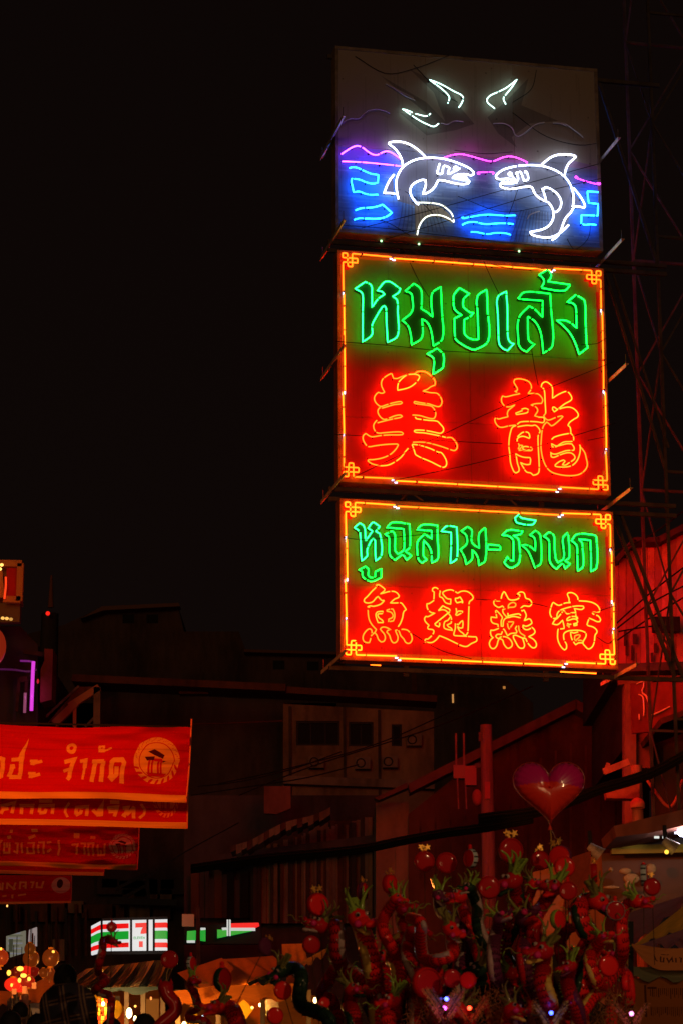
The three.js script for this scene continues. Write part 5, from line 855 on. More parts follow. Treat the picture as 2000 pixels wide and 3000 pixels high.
for (const [x, y, w, h] of [[27, 2850, 12, 16], [60, 2838, 20, 14], [58, 2872, 10, 14], [86, 2868, 10, 12], [70, 2858, 18, 12], [35, 2886, 7, 10], [157, 2788, 8, 8], [4, 2780, 7, 8]]) bulb(x, y, 23.8, w, h, [2.6, 1.1, 0.12], 0, ({ 27: 'amber bulb at the outer top of the red lantern cluster', 60: 'wide amber bulb on top of the red lantern cluster', 58: 'small amber bulb in the heart of the red lantern cluster', 86: 'amber bulb over the dull lantern of the cluster', 70: 'broad amber bulb between the two lantern rows', 35: 'amber bulb in front of the biggest red lantern', 157: 'pale bulb on top of the large dim lantern', 4: 'pale bulb on top of the lone lantern at the picture edge' })[x]);
{ const l = new THREE.PointLight(rgb(1, 0.2, 0.03), 3); l.position.copy(at(62, 2870, 23)); scene.add(l); }
for (const [x, y, h, label] of [[42, 2905, 16, 'white paper tag under the bright lanterns'], [72, 2900, 22, 'larger white paper tag hanging under the lanterns'], [100, 2888, 18, 'narrow white paper tag beside the dull lantern']]) tag(part(scene, numbered('paper_tag'), mass(rectPx(x - 6, y - h / 2, x + 7, y + h / 2), 23.9, 0.01), mat(0.7, 0.6, 0.5)), label, 'paper tag');

// ---------------------------------------------------------------- right-hand stall under the red eave
{
  const d = 33, o = thing('covered_shop', 'open shopfront under a dull red eave, mottled grey tarpaulins and a mustard beam inside', 'shop');
  part(o, 'eave', mass([[1796, 2420], [2130, 2340], [2130, 2392], [1900, 2440], [1804, 2452]], d - 1, 1.6), mat(0.34, 0.12, 0.08, { map: DIRT }));
  part(o, 'beam', mass([[1790, 2476], [2130, 2470], [2130, 2494], [1790, 2502]], d + 0.5, 0.2), mat(0.4, 0.27, 0.03, { map: DIRT }));
  canopy(o, 'tarpaulin', [[1760, 2500], [2130, 2496], [2130, 2680], [1770, 2680]], [d + 1, d + 1, d + 1.2, d + 1.2], phys(0.2, 0.085, 0.03, { map: DIRT, side: THREE.DoubleSide }), 0.1);
  canopy(o, 'upper_tarpaulin', [[1800, 2440], [2130, 2400], [2130, 2480], [1800, 2480]], [d + 1, d + 1, d + 1, d + 1], phys(0.14, 0.11, 0.09, { map: DIRT, side: THREE.DoubleSide }), 0.04);
  for (const [x, y, w, h] of [[1830, 2552, 22, 10], [1848, 2574, 30, 16], [1790, 2600, 30, 6], [1838, 2594, 12, 20], [1788, 2548, 8, 8], [1905, 2545, 20, 16]]) part(o, 'hanging_bundle', new THREE.SphereGeometry(0.12, 10, 8).scale(w / 30, h / 26, 0.4).translate(...at(x, y, d + 0.6).toArray()), mat(0.5, 0.28, 0.1, { map: CLOTH }));
  canopy(o, 'red_cloth', [[1672, 2512], [1730, 2492], [1722, 2640], [1640, 2700]], [d - 6, d - 6, d - 6, d - 6], fabric(0.6, 0.1, 0.03), 0.05);
  part(o, 'shop_wall', mass([[1560, 2555], [1770, 2500], [1770, 3100], [1560, 3100]], d + 2, 0.4), mat(0.4, 0.16, 0.08, { map: DIRT }));
  for (const [x, y] of [[1733, 2494], [1952, 2478]]) { // spent spotlights
    part(o, 'spotlight_arm', bar(at(x - 8, y - 60, d - 1), at(x - 4, y - 10, d - 1), 0.05), M.black);
    part(o, 'spotlight', new THREE.CylinderGeometry(0.05, 0.1, 0.2, 12).rotateZ(0.9).translate(...at(x + 8, y - 3, d - 1.1).toArray()), M.whiteSteel);
  }
  const flood = at(1998, 2436, d - 0.6); part(o, 'flood_lamp', new THREE.SphereGeometry(0.075, 14, 10).scale(1, 0.95, 0.6).translate(flood.x, flood.y, flood.z), lit(14, 14, 20)); part(o, 'flood_lamp_tail', box(0.09, 0.03, 0.03, at(1984, 2440, d - 0.6).x, at(1984, 2440, d - 0.6).y, -d + 0.6), lit(1.4, 1.4, 1.8));
  for (const [x, y, w] of [[1922, 2453, 0.066], [1943, 2453, 0.036]]) part(o, 'tube_lamp', box(w, 0.03, 0.03, at(x, y, d - 0.4).x, at(x, y, d - 0.4).y, -d + 0.4), lit(0.75, 0.78, 0.7));
  const l = new THREE.PointLight(rgb(0.95, 0.85, 0.85), 1.3); l.position.copy(flood).add(V(0.05, -0.05, 0.3)); l.castShadow = true; o.add(l);
  const tip = at(1951, 2496, d - 1.2); part(o, 'spot_glint_lamp', new THREE.SphereGeometry(0.03, 8, 6).translate(tip.x, tip.y, tip.z), lit(2, 1, 0.1));
}
{
  const d = 22, o = thing('market_stall', 'market stall with a purple and mustard striped roof and a scalloped cloth printed in Thai', 'market stall'), pur = fabric(0.5, 0.2, 0.3, 0.2), mus = fabric(0.95, 0.5, 0.08, 0.15);
  canopy(o, 'roof_stripe', [[1790, 2690], [2020, 2618], [2020, 2636], [1830, 2790]], [d + 2, d + 2.5, d + 2.2, d], pur); canopy(o, 'roof_stripe', [[1858, 2766], [2020, 2640], [2020, 2720], [1870, 2770]], [d + 0.1, d + 2, d + 1.4, d + 0.1], mus, 0.03); canopy(o, 'roof_stripe', [[1872, 2768], [2030, 2712], [2030, 2780], [1900, 2770]], [d, d + 1.2, d + 0.2, d], pur, 0.02);
  const t = canvas(512, 256, (c, w, h) => { c.fillStyle = 'rgb(196,120,66)'; c.fillRect(0, 0, w, h); c.strokeStyle = 'rgb(90,44,24)'; c.lineWidth = 11; for (const s of ['158,105 170,150 185,160', '205,100 205,160 225,160 228,108', '250,110 262,160 285,110 290,160', '312,110 312,165', '335,108 350,115 345,165', '372,108 372,165 395,165 398,110', '425,110 430,165 455,160', '480,110 485,165 505,165']) { c.beginPath(); s.split(' ').forEach((q, i) => { const [x, y] = q.split(',').map(Number); i ? c.lineTo(x, y) : c.moveTo(x, y); }); c.stroke(); } c.lineWidth = 8; for (const s of ['205,78 240,74', '248,80 262,70']) { c.beginPath(); s.split(' ').forEach((q, i) => { const [x, y] = q.split(',').map(Number); i ? c.lineTo(x, y) : c.moveTo(x, y); }); c.stroke(); } });
  const g = clothSheet([[1850, 2764], [2060, 2772], [2060, 2844], [1850, 2842]], 1900, d - 0.2, 0.02, 40, 8); { const p = g.attributes.position, uv = g.attributes.uv; for (let i = 0; i < p.count; i++) { const u = uv.getX(i), v = 1 - uv.getY(i); p.setY(i, p.getY(i) + v * 0.22 * Math.pow(Math.abs(1 - Math.min(1, u * 2.1)), 2.2)); } g.computeVertexNormals(); }
  part(o, 'printed_valance', g, phys(1, 1, 1, { map: t, roughness: 1, side: THREE.DoubleSide }));
  canopy(o, 'green_curtain', [[1800, 2830], [2040, 2838], [2040, 2872], [1795, 2866]], [d, d, d, d], fabric(0.2, 0.2, 0.12, 0.2), 0.01); canopy(o, 'small_valance', [[1790, 2800], [1846, 2800], [1838, 2830], [1796, 2836]], [d, d, d, d], fabric(0.5, 0.3, 0.1), 0.01);
  const t2 = canvas(512, 512, (c, w, h) => { c.fillStyle = 'rgb(150,84,34)'; c.fillRect(0, 0, w, h); c.fillStyle = 'rgba(60,26,10,.75)'; for (let r = 0; r < 2; r++) for (let i = 0; i < 24; i++) { c.fillRect(130 + i * 15, 60 + r * 110, rnd(3, 8), rnd(35, 66)); } c.fillRect(86, 40, 16, 190); c.fillRect(110, 52, 70, 12); });
  const a = at(1850, 2866, d + 0.1), b = at(2060, 3120, d + 0.1); const pb = part(o, 'menu_board', new THREE.BoxGeometry(b.x - a.x, a.y - b.y, 0.03).translate((a.x + b.x) / 2, (a.y + b.y) / 2, -d - 0.1), mat(1, 1, 1, { map: t2, roughness: 0.9 }));
  for (const x of [1846, 2040]) part(o, 'tent_pole', bar(at(x, 2700, d), at(x, 3300, d), 0.045), M.black);
}
// ---------------------------------------------------------------- the seller's bunch of inflatable dragons and drums
const SCALES = canvas(128, 128, (c, w, h) => { c.fillStyle = '#fff'; c.fillRect(0, 0, w, h); c.lineWidth = 6; for (let r = 0; r < 5; r++) for (let k = -1; k < 5; k++) { c.strokeStyle = 'rgba(50,30,30,.75)'; c.beginPath(); c.arc(k * 32 + (r % 2) * 16, r * 32, 15, 0, Math.PI); c.stroke(); c.strokeStyle = 'rgba(220,190,120,.5)'; c.beginPath(); c.arc(k * 32 + (r % 2) * 16, r * 32 - 5, 9, 0.4, Math.PI - 0.4); c.stroke(); } });
SCALES.wrapS = SCALES.wrapT = THREE.RepeatWrapping; SCALES.repeat.set(4, 2.5); SCALES.rotation = Math.PI / 2;
const vinyl = (r, g, b, o = {}) => phys(r, g, b, { roughness: 0.6, specularIntensity: 0.15, clearcoat: 0.25, clearcoatRoughness: 0.1, ...o });
const C = { red: vinyl(0.72, 0.012, 0.008), deep: vinyl(0.42, 0.006, 0.008), purple: vinyl(0.12, 0.02, 0.06), green: vinyl(0.012, 0.03, 0.015), horn: vinyl(0.22, 0.32, 0.04), hornDull: vinyl(0.17, 0.15, 0.035), pink: vinyl(0.6, 0.02, 0.14), bellyPale: vinyl(0.36, 0.24, 0.22), bellyGold: vinyl(0.55, 0.34, 0.07), gold: mat(0.8, 0.42, 0.08, { metalness: 0.6, roughness: 0.35 }), white: vinyl(0.7, 0.68, 0.62), blue: vinyl(0.04, 0.05, 0.25), silver: vinyl(0.4, 0.44, 0.48) };
const star = (r, z = 0.006) => { const s = new THREE.Shape(); for (let i = 0; i < 10; i++) { const a = (i / 10) * Math.PI * 2 + Math.PI / 2, q = i % 2 ? r * 0.42 : r; i ? s.lineTo(Math.cos(a) * q, Math.sin(a) * q) : s.moveTo(Math.cos(a) * q, Math.sin(a) * q); } return new THREE.ExtrudeGeometry(s, { depth: z, bevelEnabled: false }); };
// [px, py, radius px, depth, turn, lean, body, rim, topping, label]
const DRUMS = [
  [930, 2650, 33, 14.2, 0.5, 0.1, 'red', 'deep', 1, 'round red drum toy with a gold crest, outermost of the bunch toward the shop signs'], [1062, 2612, 26, 14.0, 1.2, 0, 'red', 'purple', 1, 'narrow red drum toy with a frilly gold crest between the outermost and the barrel-shaped one'], [1141, 2590, 28, 13.8, 0.9, 0.1, 'red', 'deep', 1, 'barrel-shaped red drum toy with two gold stars, against the pale pier'],
  [1242, 2523, 29, 14.3, 0.15, 0, 'deep', 'red', 1, 'dark red drum toy with a gold tip, first of three under the cable bundle'], [1306, 2528, 30, 14.1, 0.05, 0.2, 'deep', 'red', 0, 'dark red drum toy with bright red rim, middle of three under the cable bundle'], [1378, 2515, 27, 13.9, -1.0, 0.1, 'red', 'silver', 2, 'edge-on red drum toy with a checked rim, last of three under the cable bundle'],
  [1495, 2492, 36, 14.4, 0.3, 0, 'deep', 'red', 1, 'highest dark red drum toy, with two gold stars, beside the foil balloon string'], [1580, 2521, 28, 14.5, 0.2, 0, 'deep', 'deep', 1, 'dark red drum toy with one small gold star, right under the foil balloon'], [1640, 2510, 33, 14.2, -0.4, 0.3, 'red', 'purple', 1, 'red drum toy with a purple back and a gold star, beside the foil balloon string'], [1652, 2540, 30, 13.8, 0, 0, 'red', 'red', 0, 'plain bright red drum toy overlapping the purple-backed one'],
  [1430, 2600, 33, 13.7, 0.1, 0, 'deep', 'deep', 0, 'large dark red drum toy in the middle of the bunch'], [1662, 2610, 27, 13.5, 0, 0, 'deep', 'deep', 2, 'dark red drum toy with a red top knot in front of the red cloth'], [1738, 2558, 28, 14.0, 1.45, 0, 'deep', 'deep', 1, 'dark red drum toy seen edge-on beneath a gold star, by the mottled tarpaulin'],
  [1884, 2564, 30, 14.3, 1.4, -0.6, 'deep', 'silver', 2, 'tilted drum toy with a silver rim and a red bead, highest near the mottled tarpaulin'], [1908, 2598, 25, 14.1, 0, 0, 'deep', 'deep', 1, 'round dark red drum toy beside the tilted silver-rimmed one'], [1801, 2668, 28, 13.4, 0.1, 0, 'deep', 'silver', 2, 'dark red drum toy in front of the striped umbrella roof'], [1632, 2694, 28, 13.3, 0.8, 0, 'red', 'horn', 0, 'dark red drum toy with a green rim low in the middle of the bunch'],
  [912, 2768, 26, 13.9, 0.3, 0.1, 'deep', 'deep', 0, 'dark red drum toy hanging from the outermost dragon'], [829, 2902, 26, 13.2, 0.2, 0.3, 'red', 'red', 0, 'shiny red drum toy beneath the black dragon head'], [806, 2976, 24, 13.0, 0.2, 0.5, 'red', 'deep', 0, 'shiny red drum toy low at the bottom near the largest price card'], [777, 2774, 26, 13.6, 1.0, -0.7, 'purple', 'purple', 1, 'tilted purple drum toy over the orange tents'], [950, 2938, 16, 13.4, 0, 0, 'red', 'red', 0, 'small bright red drum toy behind the black dragon tail'],
  [1248, 2880, 44, 13.0, 0.5, 0.1, 'deep', 'red', 0, 'biggest dark red drum toy, low in the bunch'], [1322, 2866, 26, 12.9, 0.2, 0, 'deep', 'deep', 0, 'dark red drum toy with a faded gold ring print, low in the bunch'], [1370, 2872, 24, 12.8, -0.4, 0.2, 'red', 'deep', 0, 'glossy dark red drum toy with a white glint, low in the bunch'], [1832, 2880, 24, 12.8, 1.3, -0.4, 'red', 'red', 2, 'short red cylinder toy tilted in front of the menu board'], [1780, 2830, 30, 13.2, 0.3, 0, 'red', 'red', 0, 'red drum toy with a white glint beside the small valance'],
  [328, 2716, 15, 15.5, 0, 0, 'red', 'blue', 2, 'small bright red drum toy with a blue rim before the striped shop sign'], [497, 2811, 25, 15, 0.1, 0.1, 'deep', 'red', 0, 'dark red drum toy in front of the striped canopy'], [561, 2822, 20, 14.8, 1.1, 0.1, 'red', 'silver', 2, 'red drum toy edge-on with a pale rim, over the small curling-tailed dragon'], [652, 2870, 34, 14.4, 1.0, 0.05, 'deep', 'green', 2, 'dark drum toy with a green side in front of the orange tents']];
for (const [x, y, r, d, turn, lean, body, rim, top_, label] of DRUMS) {
  const R = (r * d) / FOCAL, o = thing('inflatable_drum', label, 'inflatable toy', undefined, at(x, y, d)); o.rotation.set(0, turn, lean);
  const w = R * 0.42; // a pillow drum: two puffed skins and a rim band
  const skin = (s) => new THREE.LatheGeometry([[0, w * 0.8], [R * 0.3, w * 0.79], [R * 0.6, w * 0.74], [R * 0.8, w * 0.66], [R * 0.88, w * 0.56], [R * 0.93, w * 0.4]].map(([a, b]) => new THREE.Vector2(a + 1e-4, b)), 24).rotateX((s * Math.PI) / 2);
  part(o, 'drum_skin', skin(1), C[body]); part(o, 'drum_skin', skin(-1), C[body]);
  part(o, 'rim_band', new THREE.LatheGeometry([[0.9, -0.75], [1.0, -0.5], [1.03, 0], [1.0, 0.5], [0.9, 0.75]].map(([a, b]) => new THREE.Vector2(a * R, b * w)), 26).rotateX(Math.PI / 2), C[rim]);
  part(o, 'seam', [new THREE.TorusGeometry(R * 0.9, R * 0.03, 6, 26).translate(0, 0, w * 0.72), new THREE.TorusGeometry(R * 0.9, R * 0.03, 6, 26).translate(0, 0, -w * 0.72)], C[body]);
  if (rim === 'silver') { const st = []; for (let i = 0; i < 20; i += 2) { const a = (i / 20) * 6.283; st.push(box(R * 0.16, R * 0.05, w * 1.2, Math.cos(a) * R * 1.02, Math.sin(a) * R * 1.02, 0, 0, a + 1.57)); } part(o, 'rim_check', st, M.black); }
  if (top_ === 1) { const g = []; const two = r > 28 ? [-1, 1] : [0]; for (const s of two) g.push(star(R * 0.34).rotateZ(rnd(1)).translate(s * R * 0.34, R * 1.42, rnd(-0.01, 0.01)), cyl(0.002, 0.002, R * 0.5, s * R * 0.18, R * 1.2, 0, 5)); for (let i = 0; i < 5; i++) g.push(star(R * 0.14).rotateZ(rnd(2)).translate(rnd(-0.4, 0.4) * R, R * rnd(1.1, 1.5), rnd(-0.02, 0.02))); part(o, 'gold_star', g, C.gold); }
  if (top_ === 2) part(o, 'top_knot', [new THREE.SphereGeometry(R * 0.2, 10, 8).translate(0, R * 1.35, 0), cyl(R * 0.12, R * 0.28, R * 0.3, 0, R * 1.12, 0, 8)], C.red);
  part(o, 'stick', cyl(0.0025, 0.0025, 0.4, 0, -R - 0.2, 0, 5), M.wood);
}
const scaledMats = {}, scaled = (k) => (scaledMats[k] ??= Object.assign(C[k].clone(), { map: SCALES }));
function leafBlade(l, w, n = 5) { // a notched leaf-like fin, puffed
  const s = new THREE.Shape(); s.moveTo(0, -w * 0.2);
  for (let i = 1; i <= n; i++) { const t = i / n; s.lineTo(l * (t - 0.12), -w * (0.5 - 0.3 * t)); s.lineTo(l * (t - 0.02), -w * (0.3 - 0.2 * t)); } s.lineTo(l, 0);
  for (let i = n; i >= 1; i--) { const t = i / n; s.lineTo(l * (t - 0.02), w * (0.3 - 0.2 * t)); s.lineTo(l * (t - 0.12), w * (0.5 - 0.3 * t)); } s.lineTo(0, w * 0.2);
  return new THREE.ExtrudeGeometry(s, { depth: w * 0.08, bevelEnabled: true, bevelSize: w * 0.05, bevelThickness: w * 0.06, bevelSegments: 1 });
}
// a dragon: [px, py] from head to tail at `d` metres, thickness in px
function dragon(label, d, path, thick, look, col, belly, horn, { scale = rnd(0.8, 1.15), ridge = 'horn', tilt = rnd(-0.45, 0.35) } = {}) {
  const crest = rnd(0.7, 1.25), spread = rnd(0.6, 1.3);
  const k = d / FOCAL, P = path.map(([x, y], i) => at(x, y, d + 0.14 * Math.sin(i * 1.9))), o = thing('inflatable_dragon', label, 'inflatable toy');
  const rad = (t) => thick * k * (0.72 + 0.38 * Math.sin(Math.min(t * 1.6 + 0.35, 1.6)) - 0.25 * t);
  part(o, 'body', sweep(P, rad, 44, 12), scaled(col));
  const c = new THREE.CatmullRomCurve3(P, false, 'centripetal'), B = [], sp = [];
  for (let i = 0; i <= 16; i++) { const t = 0.04 + (i / 16) * 0.93, p = c.getPointAt(t), g = c.getTangentAt(t), n = V(-g.y, g.x, 0).normalize(), r = rad(t); B.push(p.clone().addScaledVector(n, -r * 0.42 * look).add(V(0, 0, r * 0.62))); if (i % 1 === 0) { const q = p.clone().addScaledVector(n, r * 0.96 * look), a = Math.atan2(n.y * look, n.x * look); sp.push(new THREE.ConeGeometry(r * 0.22, r * 0.6, 5).scale(1, 1, 0.5).rotateZ(a - Math.PI / 2).translate(q.x, q.y, q.z)); } }
  part(o, 'belly', sweep(B, (t) => rad(t) * 0.52, 44, 8, 0.9), C[belly]);
  const rib = []; for (let i = 1; i < 26; i++) { const t = i / 26, bc = new THREE.CatmullRomCurve3(B, false, 'centripetal'), p = bc.getPointAt(t), g = bc.getTangentAt(t); rib.push(new THREE.TorusGeometry(rad(t) * 0.53, rad(t) * 0.035, 4, 12).applyQuaternion(new THREE.Quaternion().setFromUnitVectors(V(0, 0, 1), g)).translate(p.x, p.y, p.z)); }
  part(o, 'belly_crease', rib, C[belly]).userData.kind = 'stuff';
  part(o, 'back_ridge', sp, C[ridge === 'horn' ? horn : ridge]);
  const h = group(o, 'head'), s = thick * k * 1.25 * scale; h.position.copy(P[0]); h.rotation.set(rnd(-0.2, 0.4), look > 0 ? -rnd(0.2, 1.1) : Math.PI + rnd(0.2, 1.1), 0); h.rotation.z = tilt; // looks along +x
  const E = (rx, ry, rz, x, y, z) => new THREE.SphereGeometry(s, 16, 12).scale(rx, ry, rz).translate(x * s, y * s, z * s);
  part(h, 'skull', [E(0.9, 0.75, 0.8, 0, 0, 0), E(0.95, 0.36, 0.55, 0.95, 0.12, 0), E(0.3, 0.3, 0.5, 1.75, 0.3, 0)], C[col]);
  part(h, 'lower_jaw', [E(0.9, 0.22, 0.48, 0.75, -0.55, 0), E(0.3, 0.2, 0.34, 1.45, -0.6, 0)], C[belly]);
  part(h, 'tongue', E(0.6, 0.1, 0.25, 0.9, -0.3, 0), C.red);
  const teeth = []; for (let i = 0; i < 7; i++) for (const z of [-0.42, 0.42]) teeth.push(new THREE.ConeGeometry(s * 0.06, s * 0.2, 5).rotateX(Math.PI).translate(s * (0.5 + i * 0.16), s * -0.16, s * z)); part(h, 'teeth', teeth, C.bellyGold);
  for (const z of [-1, 1]) {
    const H = (l) => l.map(([x, y, w]) => V(x * s, y * s, w * s * z));
    part(h, 'horn', [sweep(H([[-0.2, 0.6, 0.35], [-0.6, 1.3, 0.6], [-0.7, 2.0, 0.95], [-0.4, 2.5, 1.1]]), (t) => s * 0.2 * (1 - t * 0.7), 14, 7), sweep(H([[-0.62, 1.4, 0.65], [-1.05, 1.7, 0.8], [-1.2, 2.1, 0.85]]), (t) => s * 0.13 * (1 - t * 0.6), 8, 6)], C[horn]);
    part(h, 'eye', new THREE.SphereGeometry(s * 0.2, 12, 10).translate(s * 0.45, s * 0.55, s * 0.42 * z), C.bellyPale); part(h, 'pupil', new THREE.SphereGeometry(s * 0.12, 10, 8).translate(s * 0.6, s * 0.6, s * 0.5 * z), M.black);
    part(h, 'ear', leafBlade(s * 1.3, s * 0.7).rotateY(z * 0.6).rotateZ(2.3).translate(-s * 0.3, s * 0.3, s * 0.6 * z), C[horn]);
    part(h, 'whisker', sweep(H([[1.6, 0.2, 0.4], [2.2, 0.1, 0.8], [2.5, 0.5, 1.1], [2.9, 0.45, 1.2]]), s * 0.05, 12, 5), C[horn]);
    part(h, 'cheek_ball', new THREE.SphereGeometry(s * 0.3, 12, 10).translate(s * 1.1, s * 0.1, s * 0.75 * z), C.pink);
  }
  part(h, 'mane', [-0.9, -0.45, 0, 0.45, 0.9].map((a) => leafBlade(s * 1.5 * crest, s * 0.8).rotateX(Math.PI / 2 + a * spread).rotateZ(2.2 + 0.5 * spread).translate(-s * 0.4, s * 0.45, a * s * 0.5)), C[horn]);
  return o;
}
dragon('dragon toy with an arched dark red neck, outermost of the big bunch', 14.1, [[938, 2712], [968, 2704], [988, 2730], [988, 2790], [1008, 2838], [1060, 2870], [1095, 2920], [1108, 2980], [1112, 3080]], 25, -1, 'deep', 'bellyPale', 'hornDull');
dragon('dragon toy with a broad red snout and an open mouth below the frilly-crested drum', 13.9, [[1048, 2690], [1062, 2730], [1078, 2780], [1090, 2840], [1100, 2900], [1105, 3050]], 30, 1, 'red', 'bellyGold', 'horn');
dragon('slim red dragon toy twisting below the barrel-shaped drum', 13.7, [[1160, 2632], [1128, 2680], [1122, 2730], [1146, 2775], [1172, 2812], [1170, 2880], [1160, 2960], [1165, 3060]], 19, 1, 'red', 'deep', 'horn');
dragon('dragon toy with a gaping gold-edged mouth under the row of three drums', 13.9, [[1282, 2622], [1288, 2665], [1320, 2695], [1356, 2730], [1364, 2790], [1345, 2840], [1350, 2920], [1345, 3040]], 19, 1, 'purple', 'bellyPale', 'horn', { tilt: -0.7 });
dragon('dark green dragon toy between the three drums in a row and the large dark drum', 13.6, [[1375, 2600], [1395, 2650], [1400, 2720], [1425, 2775], [1452, 2830], [1470, 2890], [1500, 2960], [1510, 3060]], 20, -1, 'green', 'bellyPale', 'horn');
dragon('dark red dragon toy with a lit green mane beside the highest drum', 13.8, [[1500, 2580], [1512, 2630], [1512, 2690], [1488, 2735], [1470, 2790], [1500, 2860], [1510, 2960], [1515, 3060]], 27, -1, 'deep', 'green', 'horn', { ridge: 'bellyPale' });
dragon('dragon toy with a pale curved belly hanging deep in the shade of the bunch', 13.1, [[1462, 2690], [1450, 2740], [1444, 2800], [1448, 2850], [1478, 2890], [1510, 2930], [1520, 3050]], 22, 1, 'purple', 'bellyPale', 'horn');
dragon('red dragon toy with a flaming green mane in front of the red cloth', 13.6, [[1622, 2600], [1590, 2650], [1565, 2700], [1560, 2760], [1590, 2810], [1600, 2900], [1600, 3050]], 23, -1, 'deep', 'red', 'horn');
dragon('thick red dragon toy with a black back ridge curling under the mottled tarpaulin', 13.5, [[1752, 2640], [1714, 2640], [1694, 2676], [1712, 2724], [1742, 2756], [1720, 2820], [1700, 2900], [1700, 3050]], 29, 1, 'red', 'green', 'hornDull', { ridge: 'green' });
dragon('dragon toy craning outward past the striped umbrella with spread whiskers', 13.6, [[1868, 2640], [1836, 2652], [1816, 2706], [1822, 2770], [1806, 2830], [1764, 2890], [1716, 2916], [1660, 2960], [1640, 3060]], 22, 1, 'red', 'red', 'horn');
dragon('dragon toy with a yellow ribbed belly low beside the small valance', 13.1, [[1766, 2748], [1734, 2784], [1728, 2830], [1744, 2870], [1760, 2900], [1730, 2930], [1690, 2990], [1680, 3080]], 21, 1, 'red', 'bellyGold', 'horn');
dragon('dark red dragon toy with pink cheeks low in the middle of the bunch', 12.9, [[1590, 2786], [1592, 2830], [1588, 2880], [1604, 2930], [1610, 2980], [1605, 3070]], 28, -1, 'deep', 'bellyGold', 'hornDull');
dragon('black dragon toy with a spiny back arching over the shiny red drum', 13.2, [[822, 2846], [862, 2836], [884, 2868], [878, 2912], [888, 2950], [930, 2964], [962, 2985], [965, 3070]], 23, -1, 'green', 'green', 'hornDull', { ridge: 'green', scale: 0.85 });
dragon('red dragon toy with a pink-grey belly folded at the centre of the bunch', 13.2, [[1318, 2720], [1322, 2760], [1318, 2800], [1280, 2812], [1240, 2806], [1230, 2750], [1232, 2706], [1200, 2690]], 20, 1, 'red', 'bellyPale', 'hornDull');
dragon('red dragon toy rising behind the largest red-cloth drum toward the menu board', 13.9, [[1660, 2720], [1640, 2760], [1650, 2820], [1680, 2870], [1660, 2940], [1640, 3060]], 20, 1, 'deep', 'deep', 'horn');
dragon('small dragon toy on a stick in front of the striped shop sign', 15.4, [[332, 2758], [306, 2752], [300, 2790], [290, 2825], [294, 2856], [312, 2872], [290, 2890], [284, 2905], [318, 2915], [326, 2945], [318, 3060]], 13, 1, 'deep', 'bellyPale', 'hornDull');
dragon('small dragon toy with a curling tail between the ochre tents', 14.7, [[566, 2868], [556, 2885], [572, 2915], [580, 2945], [560, 2965], [556, 2985], [600, 2990], [620, 3040]], 13, 1, 'deep', 'bellyPale', 'horn');
dragon('green-maned red dragon toy at the bottom edge below the dark green-sided drum', 13.8, [[640, 2950], [672, 2952], [692, 2985], [704, 3040], [705, 3090]], 27, -1, 'red', 'red', 'hornDull');
dragon('dark red dragon toy with its head thrown back just above the biggest drum', 13.6, [[1212, 2720], [1195, 2760], [1200, 2820], [1225, 2870], [1215, 2940], [1220, 3060]], 24, 1, 'deep', 'bellyPale', 'hornDull');
dragon('purple dragon toy half hidden under the green-rimmed drum', 13.5, [[1535, 2690], [1540, 2740], [1530, 2800], [1540, 2860], [1560, 2930], [1565, 3060]], 24, 1, 'purple', 'deep', 'hornDull');
dragon('dark green dragon toy between the biggest drum and the pale-bellied one', 13.3, [[1400, 2840], [1412, 2880], [1405, 2930], [1420, 3000], [1420, 3080]], 25, -1, 'green', 'deep', 'hornDull');
dragon('deep red dragon toy low beside the yellow ribbed belly', 13.0, [[1668, 2830], [1660, 2870], [1672, 2920], [1690, 2960], [1690, 3060]], 24, -1, 'deep', 'purple', 'horn');
dragon('dull red dragon toy at the bottom edge beside the black dragon tail', 13.5, [[1030, 2900], [1022, 2940], [1035, 2980], [1045, 3060]], 26, 1, 'deep', 'green', 'hornDull');
[[1180, 2660, 1, 'deep', 'bellyGold', 21, 13.85, 'dragon toy tucked between the slim twisting dragon and the gaping gold-edged one'], [1345, 2625, -1, 'red', 'red', 19, 14.2, 'red dragon toy half behind the edge-on checked drum'], [1560, 2590, 1, 'red', 'deep', 20, 14.3, 'red dragon toy right under the one-star drum'], [1690, 2660, -1, 'red', 'bellyGold', 20, 14.1, 'red dragon toy peering round the drum with the red top knot'], [1420, 2740, 1, 'red', 'deep', 23, 13.9, 'thick red dragon toy coiled below the large dark red drum'], [1270, 2850, -1, 'red', 'bellyPale', 24, 13.4, 'thick red dragon toy curling behind the biggest drum'], [1500, 2850, 1, 'red', 'deep', 25, 13.6, 'thick red dragon toy deep in the shade left of the pink-cheeked one'], [1120, 2800, -1, 'red', 'deep', 22, 14.25, 'red dragon toy behind the broad-snouted one'], [1800, 2800, -1, 'red', 'red', 21, 13.9, 'red dragon toy behind the outward craning one, by the small valance'], [985, 2830, 1, 'deep', 'deep', 21, 14.4, 'dark red dragon toy behind the outermost arched one'], [1345, 2960, -1, 'red', 'deep', 24, 13.0, 'red dragon toy at the foot of the bunch beside the red light'], [1500, 2960, 1, 'deep', 'bellyGold', 24, 12.95, 'dark red dragon toy at the foot of the bunch beside the bright blue light'], [1150, 2930, -1, 'red', 'deep', 24, 13.2, 'red dragon toy at the foot of the bunch below the broad-snouted one']].forEach(([x, y, s, c, b, t, d, label], i) => {
  const w = s * rnd(18, 34), p = []; for (let k = 0; k < 8; k++) p.push([x - s * 14 * Math.min(k, 1) + w * Math.sin(k * 1.15 + i) * Math.min(1, k * 0.5), y + k * rnd(28, 46)]);
  dragon(label, d, p, t, s, c, b, i % 3 ? 'hornDull' : 'horn');
});
